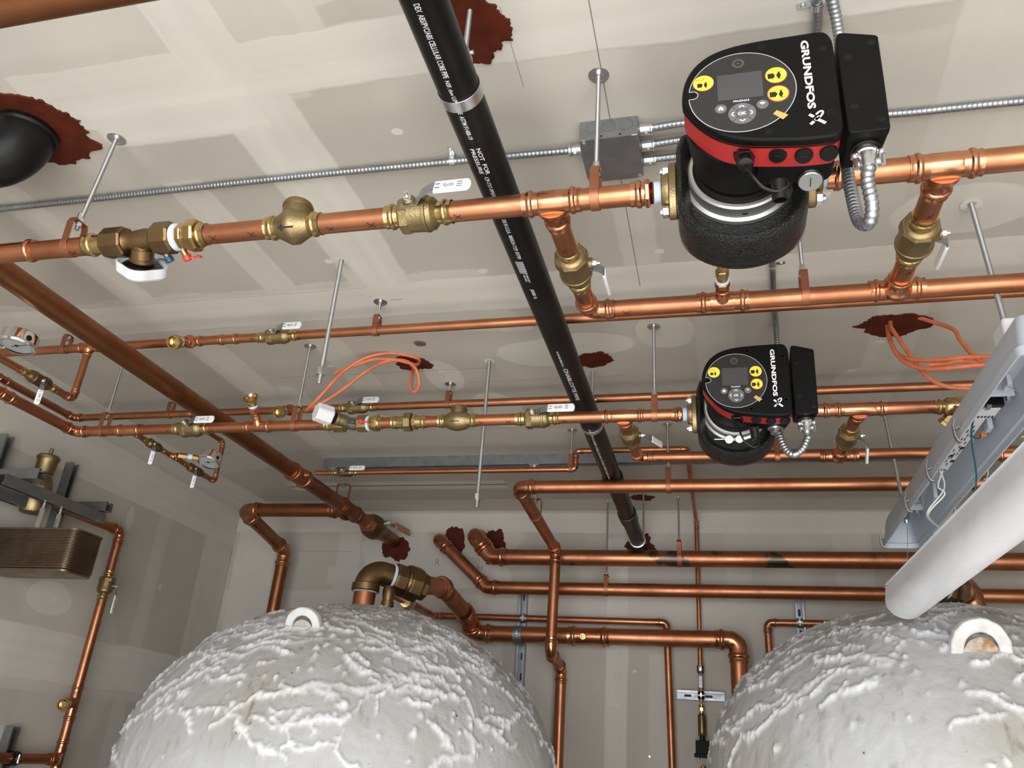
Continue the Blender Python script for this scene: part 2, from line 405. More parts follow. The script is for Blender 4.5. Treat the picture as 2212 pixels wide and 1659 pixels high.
def xmark(mb,P,ax,r,m=1):
    ax=V(ax).normalized(); c=facing(P,ax); e=ax.cross(c)
    down=-1 if e.z>0 else 1
    s0=down*r*random.uniform(.35,.7); q=r*random.uniform(.30,.42)
    ribbon(mb,P,ax,r,[(-q*1.2,s0-q*.8),(q,s0+q*.8)],.0016,m)
    ribbon(mb,P,ax,r,[(-q,s0+q*.7),(q*.2,s0-q*.1),(q*1.1,s0-q*.7)],.0014,m)
def ringmark(mb,P,ax,r,m=1):
    ax=V(ax).normalized(); a=random.uniform(.9,1.2)
    ribbon(mb,P,ax,r,[(0,-r*a),(0,0),(0,r*a)],.0014,m)
class Run:
    """a connected length of pipe: pipe / elbow / tee / coupling parts under one Empty"""
    def __init__(s,name,label,pts,r,mat=None,fit=None,gaps=(),cat='pipe',marks=True,ends=(0,0),R=1.35,plainbend=False,emat=None):
        s.r=r; s.pts=[V(p) for p in pts]; s.mat=mat or COP; s.fit=fit or COPF
        s.o=thing(name,label,cat,s.pts[0]); s.marks=marks
        n=len(s.pts); st=list(s.pts); en=list(s.pts)
        trims=[0]*n
        for i in range(1,n-1):
            a=(s.pts[i]-s.pts[i-1]).normalized(); b=(s.pts[i+1]-s.pts[i]).normalized()
            Rb=R*r; arc,t=bend(s.pts[i],a,b,Rb)
            sl=1.55*r; trims[i]=t+sl
            mb=MB(); mb.tube(arc,1.07*r,26)
            press(mb,s.pts[i]-a*(t+sl),-a,r); press(mb,s.pts[i]+b*(t+sl),b,r)
            mb.build('elbow',emat or s.fit,s.o)
        for i in range(n-1):
            p0,p1=s.pts[i],s.pts[i+1]; d=(p1-p0).normalized(); L=(p1-p0).length
            a=trims[i]-.5*r if trims[i] else 0; b=L-(trims[i+1]-.5*r if trims[i+1] else 0)
            cuts=[]
            for g0,g1 in gaps:
                t0=(V(g0)-p0).dot(d);t1=(V(g1)-p0).dot(d)
                if t0>t1: t0,t1=t1,t0
                if t1<0 or t0>L: continue
                # same segment only when near the line
                if ((V(g0)-p0)-d*((V(g0)-p0).dot(d))).length>r*1.5: continue
                cuts.append((t0,t1))
            cuts.sort(); x=a
            segs=[]
            for t0,t1 in cuts:
                if t0>x: segs.append((x,t0))
                x=max(x,t1)
            if x<b: segs.append((x,b))
            for t0,t1 in segs:
                mb=MB(); mb.cyl(p0+d*t0,p0+d*t1,r,28)
                if marks and r>.012:
                    lo=trims[i] if t0==a and trims[i] else t0; hi=L-trims[i+1] if t1==b and trims[i+1] else t1
                    for tt,sg,ok in ((lo,1,t0!=a or trims[i]),(hi,-1,t1!=b or trims[i+1])):
                        if ok and hi-lo>3*r:
                            ringmark(mb,p0+d*(tt+sg*.12*r),d,r); xmark(mb,p0+d*(tt+sg*r*random.uniform(.9,1.5)),d,r)
                mb.build('pipe',[s.mat,MARK],s.o)
    def mark(s,P,d):
        mb=MB(); xmark(mb,P,d,s.r,0); ringmark(mb,V(P)-V(d)*s.r*1.1,d,s.r,0); 
        return mb
    def tee(s,P,ax,br,hl=None,rb=None,bl=None,mat=None,name='tee'):
        P=V(P);ax=V(ax).normalized();br=V(br).normalized(); r=s.r; rb=rb or r; hl=hl or 2.9*r; bl=bl or 2.6*r
        mb=MB()
        mb.lathe(P-ax*(hl-1.5*r),ax,[(0,1.06*r),(.2*r,1.1*r),(2*(hl-1.5*r)-.2*r,1.1*r),(2*(hl-1.5*r),1.06*r)],28)
        press(mb,P-ax*hl,-ax,r); press(mb,P+ax*hl,ax,r)
        # flared neck
        mb.lathe(P,br,[(.3*r,1.55*rb),(.85*r,1.5*rb),(1.1*r,1.28*rb),(1.35*r,1.1*rb),(bl-1.0*rb,1.06*rb)],28)
        press(mb,P+br*bl,br,rb)
        o=mb.build(name,mat or s.fit,s.o)
        if s.marks:
            pass
        return o
    def coupling(s,P,ax,hl=None,mat=None):
        P=V(P);ax=V(ax).normalized(); hl=hl or 2.0*s.r
        mb=MB(); mb.lathe(P-ax*(hl-s.r),ax,[(0,1.07*s.r),(2*(hl-s.r),1.07*s.r)],28)
        press(mb,P-ax*hl,-ax,s.r); press(mb,P+ax*hl,ax,s.r)
        return mb.build('coupling',mat or s.fit,s.o)
    def adapter(s,P0,P1,hexfrac=(.62,.86)):
        # press adapter from pipe end P0 to threaded end P1
        P0=V(P0);P1=V(P1);d=(P1-P0).normalized();L=(P1-P0).length;r=s.r
        mb=MB(); press(mb,P0,-d,r)
        mb.lathe(P0,d,[(1.2*r,1.06*r),(L*.6,1.06*r)],28)
        mb.lathe(P0,d,[(L*hexfrac[0],1.18*r),(L*hexfrac[0]+.003,1.26*r),(L*hexfrac[1]-.003,1.26*r),(L*hexfrac[1],1.18*r)],6)
        pr=[];k=12
        for i in range(k+1): pr.append((L*hexfrac[1]+(L*(1-hexfrac[1]))*i/k,r*(1.0 if i%2 else .93)))
        mb.lathe(P0,d,pr,24)
        return mb.build('threaded_adapter',s.fit,s.o)
def hexn(mb,P,d,t0,t1,R,m=0,n=6,ph=0,up=None,ch=None):
    c=ch if ch is not None else min(.12*R,(t1-t0)*.25)
    mb.lathe(P,d,[(t0,R*.9),(t0+c,R),(t1-c,R),(t1,R*.9)],n,m,ph,up=up)

def lever(root,C,s,l,r,L,grip_off,w,name='handle',prt=True,gmat=None):
    C=V(C);s=V(s).normalized();l=V(l).normalized(); n=s.cross(l)
    mb=MB(); h0=grip_off*.55
    path=[C+s*h0-l*.5*w, C+s*h0+l*.55*w, C+s*(h0*.35+grip_off*.65)+l*(w*1.0), C+s*grip_off+l*(w*1.6), C+s*grip_off+l*(w*2.6)]
    mb.strip(path,w*.85,n,.0028)
    ho=mb.build(name,GALV,root,bevel=.0006)
    g=MB(); poly=[];k=7
    a0=w*1.9;a1=L
    hw=w*.5
    pts=[(a0,-hw),(a1-hw*.6,-hw)]+[(a1-hw*.6+hw*.6*math.sin(PI*i/k),-hw*math.cos(PI*i/k)) for i in range(1,k)]+[(a1-hw*.6,hw),(a0,hw)]
    g.prism(pts,C+s*(grip_off-.0035),l,n,s,.007)
    go=g.build('grip',gmat or VINYL,ho,bevel=.0022); go['label']='white vinyl grip'
    if prt:
        t=MB(); o=C+s*(grip_off+.0036)
        # printing runs along the lever, read with its top away from the pipe
        X=l; Y=n*(-1) if (X.cross(n*-1)).dot(s)>0 else n
        sz=w*.55
        put_text(t,'Apollo',sz,o+l*(a0+(a1-a0)*.25)-Y*sz*.25,X,Y,0,bold=.0001,th=.0002,fit=(a1-a0)*.30)
        for i in range(3):
            t.box(o+l*(a0+(a1-a0)*.70)+Y*(w*.22-i*w*.2),(w*.34,w*.07,.0002),0,(X,Y,s))
        for dx in (.08,.14):
            for i in (-1,1): t.box(o+l*(a0+(a1-a0)*dx)+Y*(w*.17*i),(w*.16,w*.1,.0002),0,(X,Y,s))
        t.build('printing',INKG,ho)
    return ho
def ball_valve(label,P0,P1,r,s,l,L=None,goff=None,body=None,stem_at=.42,w=None,octo=True,prt=True,group=None,gw=None):
    P0=V(P0);P1=V(P1);d=(P1-P0).normalized();T=(P1-P0).length; C=(P0+P1)/2; s=V(s).normalized(); body=body or CAST
    L=L or 5.6*r; w=w or 1.0*r; goff=goff or 2.75*r
    root=thing('ball_valve',label,'valve',C,group)
    b=MB(); e=max(1.5*r,.235*T); kp=e/(1.6*r)
    b.lathe(P0,d,[(e*.9,1.15*r),(e,1.45*r),(e+.02*T,1.62*r),(T*.60,1.66*r),(T*.61,1.74*r),(T*.65,1.74*r),(T*.66,1.62*r),(T-e*1.18,1.55*r),(T-e*1.05,1.35*r),(T-e*.92,1.12*r)],32)
    if octo: hexn(b,P0,d,e,T*.40,1.80*r,0,8,ph=PI/8)
    Sp=P0+d*(T*stem_at)
    b.cyl(Sp+s*.9*r,Sp+s*2.0*r,.62*r,18,0,bev=.05*r)
    b.build('body',body,root)
    for P,dd in ((P0,-d),(P1,d)):
        q=MB(); press(q,P,dd,r,k=kp); q.build('press_end',BRASS,root)
    q=MB(); q.cyl(Sp+s*1.9*r,Sp+s*2.15*r,.42*r,14); hexn(q,Sp,s,2.05*r,2.45*r,.42*r); q.cyl(Sp+s*2.4*r,Sp+s*2.75*r,.2*r,12); q.build('stem_nut',STEEL,root)
    lever(root,Sp,s,l,r,L,goff if goff else 2.75*r,w,prt=prt)
    # lever washer plate height matches the stem nut
    return root
def check_valve(label,P0,P1,r,up):
    P0=V(P0);P1=V(P1);d=(P1-P0).normalized();T=(P1-P0).length;C=(P0+P1)/2;up=V(up).normalized()
    root=thing('check_valve',label,'valve',C)
    b=MB(); e=1.5*r
    b.lathe(P0,d,[(e*.8,1.1*r),(e*1.1,1.3*r),(e*1.5,1.62*r),(T*.45,1.82*r),(T*.55,1.82*r),(T-e*1.5,1.62*r),(T-e*1.1,1.3*r),(T-e*.8,1.1*r)],32)
    b.lathe(C,up,[(.3*r,1.5*r),(1.6*r,1.42*r),(1.95*r,1.42*r),(2.0*r,1.52*r),(2.3*r,1.52*r),(2.34*r,1.40*r),(2.6*r,1.36*r),(2.75*r,1.1*r),(2.78*r,.0*r+.01*r)],32)
    b.build('body',CAST,root)
    cp=MB(); hexn(cp,C,up,2.7*r,3.02*r,.75*r,0,6); cp.build('cap',CAST,root)
    for P,dd in ((P0,-d),(P1,d)):
        q=MB(); press(q,P,dd,r); q.build('press_end',BRASS,root)
    c=facing(C,d); a=MB(); o=C+c*(1.80*r); Y=c.cross(d)
    a.prism([(-.9*r,0),(-.45*r,.32*r),(-.5*r,.09*r),(.75*r,.09*r),(.75*r,-.09*r),(-.5*r,-.09*r),(-.45*r,-.32*r)],o-c*.05*r,d,Y,c,.12*r)
    a.build('flow_arrow',MARK,root)
    return root
def hanger(label,P,ax,r,zc,top=None,h=None,w=.018,rod=.0048,mat=None,group=None,collar=True,loose=0,zbase=None,rodmat=None,xy=None):
    """strap hanger: copper strap loop round the pipe, threaded rod up to the ceiling"""
    P=V(P);ax=V(ax).normalized(); side=V((0,0,1)).cross(ax).normalized(); up=V((0,0,1))
    root=thing('pipe_hanger',label,'hanger',P+V((0,0,zc-P.z)),group)
    h=h or max(2.2*r,.034); R=r+.0016; tw=max(.5*r,.011)
    path=[]
    a0=math.radians(28)
    for i in range(19):
        a=PI-a0+(PI+2*a0)*i/18
        path.append(P+side*R*math.cos(a)+up*R*math.sin(a))
    path+= [P+side*R*.98+up*(h-.012), P+side*(R*.8)+up*h, P-side*(R*.8)+up*h, P-side*R*.98+up*(h-.012)]
    m=MB(); m.strip(path,w,ax,.0022,closed=True)
    m.build('strap',mat or STRAP,root,bevel=.0004)
    q=MB(); hexn(q,P+up*h,up,.001,.010,.0095); hexn(q,P+up*h,up,-.011,-.002,.0085); q.lathe(P+up*h,up,[(.010,.0075),(.022,.0070)],14); q.build('nut',ZINC,root)
    q=MB(); T=V((P.x,P.y,zc)) if xy is None else V((xy[0],xy[1],zc)); q.cyl(P+up*(h-.020),T,rod,14); q.build('threaded_rod',rodmat or ROD,root)
    if collar:
        q=MB(); q.lathe(T,(0,0,-1),[(.0,.019),(.0025,.021),(.0025,.0165),(.0008,.0165),(.0008,.008)],26,cap0=False,cap1=False)
        q.lathe(T,(0,0,-1),[(0,.0085),(.007,.0085),(.007,.005)],16); q.build('ceiling_collar',ZINC,root)
    return root

def flex(pts,r,pitch=.0085,n=12):
    pts=resample(smooth(pts,12),pitch/4); rad=[r*(1.0,1.04,1.0,.86)[i%4] for i in range(len(pts))]
    mb=MB(); mb.tube(pts,r,n,0,True,rad); return mb,pts
def flex_conduit(label,pts,r,ends=(),group=None,straps=(),pitch=.0085):
    mb,pp=flex(pts,r,pitch)
    root=thing('flexible_conduit',label,'conduit',pp[0],group); mb.build('armor',GALV,root,sharp=60)
    for e in ends:
        P=pp[0] if e==0 else pp[-1]; d=(pp[3]-pp[0]) if e==0 else (pp[-4]-pp[-1]); d.normalize()
        c=MB(); c.lathe(P,d,[(-.010,r*1.25),(-.002,r*1.25),(0,r*1.6),(.004,r*1.62),(.006,r*1.42),(.022,r*1.36),(.024,r*1.5),(.028,r*1.5),(.028,r*1.05)],22)
        s_,_=frame(d); c.cyl(P+d*.014+s_*r,P+d*.014+s_*r*1.75,.003,8); c.build('connector',ZINC,root)
    for sp in straps:
        i=min(range(len(pp)),key=lambda k:(pp[k]-V(sp)).length); i=max(3,min(len(pp)-4,i)); P=pp[i]; d=(pp[i+3]-pp[i-3]).normalized(); side=V((0,0,1)).cross(d).normalized()
        c=MB(); path=[P+(side*math.cos(a)+V((0,0,-1))*math.sin(a))*(r*1.15) for a in [PI*k/10 for k in range(11)]]
        path=[V((path[0].x,path[0].y,2.849))]+path+[V((path[-1].x,path[-1].y,2.849))]
        c.strip(path,.012,d,.0015)
        c.box(V((P.x,P.y,2.8485))-side*(r*1.1+.012),(.012,.024,.002),0,(d,side,V((0,0,1))))
        c.lathe(V((P.x,P.y,2.8475))-side*(r*1.1+.014),(0,0,-1),[(0,.005),(.003,.0035)],10)
        c.build('strap',ZINC,root)
    return root
LIGHT_E=62
SUN_E=8.5
EXPO=1.08
# ================================================================== the room
X=V((1,0,0));Y=V((0,1,0));Z=V((0,0,1))
XL,XR,YF,YB,H=-2.84,2.7,-1.9,4.275,2.85
cb=[ # along x(0)/y(1), centre, half width, lo, hi, strength, wobble
 (0,1.985,.095,-2.84,2.7,.95,.05),(0,2.02,.17,-2.84,-.6,.45,.2),
 (0,1.06,.075,-1.45,2.7,.9,.05),(0,1.00,.15,-1.6,-.8,.45,.12),(0,1.150,.075,-1.36,-.93,1.0,.03),(0,.80,.13,-1.1,2.7,.45,.2),
 (1,-.965,.075,.5,1.92,.95,.05),(1,-.90,.05,1.1,1.9,.8,.05),(1,-.83,.13,.6,1.1,.45,.1),
 (1,-1.27,.055,1.36,1.98,.6,.02),(1,-1.78,.06,1.3,2.0,.6,.02),(1,-1.75,.08,1.9,3.2,.5,.03),(1,-.17,.05,1.55,2.0,.55,.05),(1,-1.28,.06,2.06,2.62,.45,.02),
 (1,.02,.06,2.05,3.3,.35,.04),(1,.55,.07,2.0,3.3,.35,.04),(1,.56,.10,.6,1.6,.45,.05),(1,.30,.16,1.2,1.9,.2,.1),
 (1,-2.70,.15,-1,4.3,.8,.04),(0,4.17,.11,-2.84,2.7,.6,.04),(0,3.15,.10,-2.84,2.7,.22,.1),
 (0,3.76,.03,-2.25,-1.03,.9,.01),(0,3.84,.03,-2.25,-1.03,.9,.02)]
cs=[(-.83,2.86,.10,.18,.6),(-.96,2.52,.07,.14,.6),(-1.62,2.68,.06,.12,.6),(-1.45,2.92,.14,.10,.4),(-.42,2.35,.2,.09,.5),(-.13,2.28,.09,.12,.45),(.6,1.76,.16,.10,.55),(-1.3,1.12,.11,.05,.8),(-.55,2.38,.16,.10,.5),(.05,2.86,.10,.13,.45),(.50,2.75,.1,.16,.45)]
cs+=[(sx,sy,.014,.011,.9) for sx,sy in ((-1.55,1.0),(-1.31,1.09),(-.66,1.28),(-.21,1.33),(-.12,1.83),(-1.05,1.75),(-.62,1.86),(-1.72,1.62),(-.95,2.48),(.52,2.42),(.46,2.62),(-1.8,2.6),(.28,1.65),(-1.35,2.4),(-.6,2.9))]
cl=[(1,-.187,.0011,1.0,2.0,.75),(0,2.475,.001,-1.6,-.75,.7),(0,2.585,.001,-.93,-.3,.5),(1,-.35,.0008,1.0,1.2,.6),(0,1.978,.0014,-.95,-.91,.8),(0,3.80,.004,-2.25,-1.03,.95),(0,3.735,.0015,-2.25,-1.03,.6),(0,1.90,.0012,-2.0,-1.0,.4)]
M_CEIL=drywall('ceiling_drywall',cb,cs,cl,(0,1))
wb=[(0,2.78,.055,-2.84,2.7,.75,.03),(0,2.28,.10,-2.84,2.7,.40,.10),(1,-2.68,.13,0,2.85,.6,.04),(1,-2.08,.07,0,2.75,.35,.05),(1,-1.2,.08,0,2.75,.5,.03),(1,-.93,.10,0,2.3,.4,.03),(1,-.52,.055,0,2.7,.7,.03),(1,-.30,.06,0,2.1,.35,.02),(1,.1,.06,1.8,2.75,.3,.03),(1,.65,.09,1.8,2.75,.4,.03),(0,2.46,.05,-2.2,-1.1,.45,.1),(1,-1.55,.12,2.3,2.7,.4,.1)]
ws=[(-1.78,2.62,.22,.16,.35),(-1.25,2.70,.2,.12,.35),(-.36,2.66,.2,.1,.35),(-.53,1.86,.03,.012,.8),(-.43,2.02,.012,.008,.8),(-1.5,2.5,.14,.1,.4)]
wl=[(0,2.61,.001,-2.4,-2.05,.6),(0,2.08,.001,-.45,-.2,.15)]
M_WB=drywall('wall_drywall_back',wb,ws,wl,(0,2))
lb=[(0,1.86,.105,0,4.3,.9,.06),(0,1.76,.05,1.8,3.8,.5,.08),(0,2.74,.11,-1,4.3,.8,.04),(1,4.13,.14,0,2.85,.55,.04),(1,3.62,.05,0,2.7,.35,.02),(1,3.05,.06,0,2.7,.2,.03)]
ls=[(3.0,2.09,.14,.07,.7),(3.35,2.55,.025,.06,.6),(3.02,2.09,.02,.01,.9),(3.7,2.28,.015,.02,.6)]
M_WL=drywall('wall_drywall_left',lb,ls,[],(1,2))
M_WR=drywall('wall_drywall_right',[(0,1.5,.1,-2,4.3,.7,.05)],[],[],(1,2))
T=.12
def wall(name,c,sz,m):
    b=MB(); b.box(c,sz); return struct(b.build(name,m))
wall("floor",((XL+XR)/2,(YF+YB)/2-1.5,-.05),(XR-XL+2*T,YB-YF+2*T+3,.1),CONC)
wall('ceiling',((XL+XR)/2,(YF+YB)/2,H+.05),(XR-XL+2*T,YB-YF+2*T,.1),M_CEIL)
wall('wall_left',(XL-T/2,(YF+YB)/2,H/2),(T,YB-YF+2*T,H),M_WL)
wall('wall_right',(XR+T/2,(YF+YB)/2,H/2),(T,YB-YF+2*T,H),M_WR)
wall('wall_back',((XL+XR)/2,YB+T/2,H/2),(XR-XL,T,H),M_WB)
# front wall behind the viewer with a wide open doorway
DX0,DX1,DZ=-1.7,2.2,2.45
b=MB()
b.box(((XL+DX0)/2,YF-T/2,H/2),(DX0-XL,T,H)); b.box(((XR+DX1)/2,YF-T/2,H/2),(XR-DX1,T,H)); b.box(((DX0+DX1)/2,YF-T/2,(H+DZ)/2),(DX1-DX0,T,H-DZ))
struct(b.build('wall_front',M_WR))

# ================================================================== front pump line (A)
A0=at(112,537.5,y=1.193);A1=at(2184,345,y=1.193); a=lambda u: on(A0,A1,u=u)
rA=.0207
A_L=a(112); A_L=V((-1.86,A_L.y,A_L.z))
pumpA=V((.0635,1.193,2.5425))
r1=Run('copper_pipe_run','copper pipe with balancing valve and check valve leading into the large front pump',[A_L,a(1364)],rA,gaps=[(a(190),a(447)),(a(580),a(693)),(a(840),a(974))])
r1.coupling(a(30),X,.062)
r1.tee(a(1192),X,Y,hl=.055,bl=.072)
FLX0=pumpA.x-.150;FLX1=pumpA.x+.150
aP=lambda x: A0.lerp(A1,(x-A0.x)/(A1.x-A0.x))
r1.adapter(a(1364)-X*.001,aP(FLX0-.001))
r2=Run('copper_pipe_run','copper pipe leaving the large front pump to the right edge of the photo',[a(1828),V((XR-.002,A1.y,A1.z))],rA,marks=True)
r2.adapter(a(1830),aP(FLX1+.001))
r2.tee(a(2040),X,Y,hl=.056,bl=.072)
check_valve('brass swing check valve with black arrow on the front pipe',a(578),a(695),rA,Z)
ball_valve('brass ball valve with long white lever on the front pipe',a(836),a(978),rA,V((0,-.97,.22)),X,L=.132,goff=.060,w=.031)

SREDC=plain('port_red',(.55,.045,.025),.38,0)
def balancing(label,P0,P1,r,knobdir,kind):
    P0=V(P0);P1=V(P1);d=(P1-P0).normalized();L=(P1-P0).length;C=(P0+P1)/2; k=V(knobdir).normalized()
    root=thing('balancing_valve',label,'valve',C)
    b=MB()
    hexn(b,P0,d,.16*L,.34*L,1.62*r,0,8)
    b.lathe(P0,d,[(.33*L,1.25*r),(.37*L,.98*r),(.43*L,1.10*r),(.50*L,1.22*r),(.56*L,1.1*r),(.62*L,1.25*r)],28)
    hexn(b,P0,d,.58*L,.735*L,1.70*r,0,8)
    N=P0+d*(.47*L); nl=(2.3 if kind==0 else 3.5)*r
    b.lathe(N,k,[(0,1.05*r),(.35*nl,1.05*r),(.38*nl,1.15*r),(.8*nl,1.15*r),(.84*nl,1.25*r),(nl,1.25*r),(nl,1.0*r)],28)
    b.build('body',BRONZE if kind==0 else CAST,root)
    q=MB(); press(q,P0,-d,r); q.lathe(P0,d,[(1.3*r,1.05*r),(.18*L,1.2*r)],28); q.build('press_end',BRASS,root)
    q=MB(); q.lathe(P0,d,[(.735*L,1.3*r),(.745*L,1.42*r),(.775*L,1.36*r),(.78*L,1.2*r)],28); q.build('thread_seal',TEFLON,root)
    q=MB(); hexn(q,P0,d,.78*L,.83*L,1.35*r,0,8); q.lathe(P0,d,[(.83*L,1.3*r),(.86*L,1.3*r)],28); hexn(q,P0,d,.85*L,.935*L,1.66*r,0,8); q.lathe(P0,d,[(.93*L,1.2*r),(L-1.2*r,1.08*r)],28); press(q,P1,d,r); q.build('union',BRASS,root)
    # handwheel
    hw=MB(); K=N+k*nl
    if kind==0: hw.lathe(K,k,[(0,1.0*r),(.12*r,1.35*r),(.22*r,1.25*r),(.35*r,1.8*r),(.42*r,1.55*r),(.55*r,2.02*r),(.9*r,2.0*r)],36)
    else: hw.lathe(K,k,[(0,1.0*r),(.2*r,1.15*r),(.9*r,1.2*r),(1.1*r,1.0*r)],30)
    hw.build('bonnet',BLKSM,root)
    w=MB(); A_,B_=frame(k); poly=[]
    R_=2.35*r if kind==0 else 1.75*r
    for i in range(84):
        an=2*PI*i/84; q=R_*(1+(.085 if kind==0 else .05)*math.cos((4 if kind==0 else 6)*an)); poly.append((q*math.cos(an),q*math.sin(an)))
    if kind==0:
        L0=[K+k*.2*r+(A_*p+B_*q)*1.0 for p,q in poly]; L1=[K+k*1.25*r+(A_*p+B_*q)*.98 for p,q in poly]; L2=[K+k*1.5*r+(A_*p+B_*q)*.88 for p,q in poly]
        L3=[K+k*.2*r+(A_*p+B_*q)*.93 for p,q in poly]; L4=[K+k*.75*r+(A_*p+B_*q)*.90 for p,q in poly]
        w.rings([L4,L3,L0,L1,L2],cap0=True,cap1=True)
        w.build('handwheel',WPLAST,root)
    else:
        w.prism(poly,K+k*.7*r,A_,B_,k,3.1*r,0,.95); w.build('handwheel',WPLAST,root,bevel=.0045,bseg=3)
    # two test ports with coloured caps
    for i,(mt,s_) in enumerate(((SREDC,1),(BLUE,-1))):
        c=MB(); pd=(k*.75+d*.5*1).normalized() if kind==0 else V((0,-.6,-.15))-d*.1
        pd=pd.normalized(); o=P0+d*(.665*L+s_*.075*L)
        c.cyl(o+pd*1.2*r,o+pd*2.1*r,.34*r,14); c.build('test_port',CAST,root)
        c=MB(); c.lathe(o+pd*2.0*r,pd,[(0,.40*r),(.12*r,.46*r),(.55*r,.46*r),(.62*r,.3*r)],16)
        lv=d.cross(pd).normalized(); c.strip([o+pd*2.3*r+d*.3*r*s_,o+pd*2.35*r+d*.7*r*s_+lv*.2*r,o+pd*2.2*r+d*1.2*r*s_,o+pd*2.35*r+d*1.6*r*s_],.32*r,lv,.2*r)
        c.build('port_cap',mt,root)
    return root
balancing('bronze balancing valve with white rimmed handwheel hanging below the front pipe',a(190),a(449),rA,(-.35,.67,-.65),0)

# ================================================================== bypass under the front pump (B)
yB=1.654; rB=.0207
B0=at(1341,666.5,y=yB);B1=at(2184,608,y=yB); bb=lambda u: on(B0,B1,u=u)
t1=a(1192);t2=a(2040)
Bc=V((t1.x,yB,B0.z))
lp=lambda v: on(t1,Bc,v=v)
q0,q1=lp(531),lp(618)
r3=Run('copper_pipe_run','copper bypass pipe running below and behind the large front pump',[t1+Y*.071,Bc,V((XR-.002,yB,B1.z))],rB,gaps=[(q0.lerp(q1,.03),q0.lerp(q1,.97))])
t2b=bb(1936)
l2=lambda v: on(t2,t2b,v=v)
r3.tee(V((bb(1561).x,yB,bb(1561).z)),X,V((0,-1,.12)),hl=.058,rb=.0125,bl=.050)
r3.tee(t2b,X,(t2-t2b),hl=.056,bl=.066)
stub=MB(); S0=bb(1561)+V((0,-1,.12)).normalized()*.048; S1=S0+V((0,-1,.12)).normalized()*.032
stub.lathe(S0,S1-S0,[(0,.013),(.004,.0145)],20); hexn(stub,S0,S1-S0,.006,.024,.0165); stub.build('threaded_adapter',COPF,r3.o)
stub=MB(); stub.lathe(S1,S1-S0,[(-.008,.0145),(-.002,.0155),(.001,.014)],20); stub.build('thread_seal',TEFLON,r3.o)
stub=MB(); stub.lathe(S1,S1-S0,[(0,.0125),(.012,.0125)],20); hexn(stub,S1,S1-S0,.010,.035,.0145); stub.cyl(S1+(S1-S0).normalized()*.03,V((pumpA.x-.005,pumpA.y+.052,2.46)),.008,12); stub.build('gauge_plug',BRASS,r3.o)
r4=Run('copper_pipe_run','short copper riser with brass valve right of the large front pump',[t2+(t2b-t2).normalized()*.071,t2b-(t2b-t2).normalized()*.064],rB,gaps=[(l2(462),l2(560))])
ball_valve('brass ball valve on the bypass leg right beside the black plastic pipe',q0,q1,rB,X,(q1-q0),L=.138,goff=.060,w=.022,stem_at=.45,prt=False)
ball_valve('brass ball valve with white lever on the riser right of the front pump',l2(462),l2(560),rB,X,(t2b-t2),L=.138,goff=.060,w=.022,stem_at=.45,prt=False)

# ================================================================== thin pipe near the ceiling behind the front line (P2)
rT=.0145
P0_=at(280,745.6,y=1.983);P1_=at(1138,695,y=1.983); p2=lambda u: on(P0_,P1_,u=u)
xb=p2(193).x
r5=Run('copper_pipe_run','thin copper pipe near the ceiling crossing behind the black plastic pipe',[V((-2.57,1.983,P0_.z)),V((XR-.002,1.983,P1_.z))],rT,gaps=[(p2(562),p2(640))])
r5.tee(p2(193),X,-Z,hl=.042,rb=.0115,bl=.036)
r5.tee(p2(413),X,V((0,-1,-.55)),hl=.042,bl=.04)
r5.coupling(p2(495),X,.034)
ball_valve('small brass ball valve with white lever on the thin ceiling pipe',p2(558),p2(645),rT,V((0,-.97,.22)),X,L=.112,goff=.045,w=.026)
def purge(label,P,d,r):
    """open brass female adapter pointing at the viewer"""
    P=V(P);d=V(d).normalized(); root=thing('brass_adapter',label,'fitting',P)
    q=MB(); q.lathe(P,d,[(-.012,r*.95),(.0,r*1.0)],24); hexn(q,P,d,.000,.016,r*1.25); q.build('adapter',COPF,root)
    q=MB(); q.lathe(P,d,[(.014,r*1.12),(.018,r*1.2),(.022,r*1.1)],24); q.build('thread_seal',TEFLON,root)
    q=MB(); hexn(q,P,d,.022,.034,r*1.5); q.lathe(P,d,[(.033,r*1.45),(.036,r*1.6),(.050,r*1.62),(.052,r*1.5),(.052,r*1.3),(.040,r*1.22),(.036,r*.72),(-.03,r*.66)],28,cap0=False); q.build('nut',BRASS,root)
    return root
pv=V((0,-1,-.55)).normalized()
purge('open brass hose adapter facing the viewer on the thin ceiling pipe',p2(413)+pv*.042,pv,rT)

# small branch down from P2 with valve, going along the left wall to the first gauge
zl=at(168,858,x=xb).z
# same x: find y=1.983 drop
zd=at(167,862,y=1.983).z
bc=V((xb,1.983,zd))
yv0=1.983
r6=Run('copper_pipe_run','slim copper branch dropping from the thin ceiling pipe at the left edge',[p2(193)-Z*.034,bc,bc-Y*.74],.0115,gaps=[])
sb=lambda v: on(bc,bc-Y*.5,v=v)
ball_valve('small dark brass valve with white lever at the left edge',sb(842),sb(797),.0115,V((.75,-.4,-.15)),V((-.15,.12,-1)),L=.078,goff=.034,w=.016,body=BRONZE)

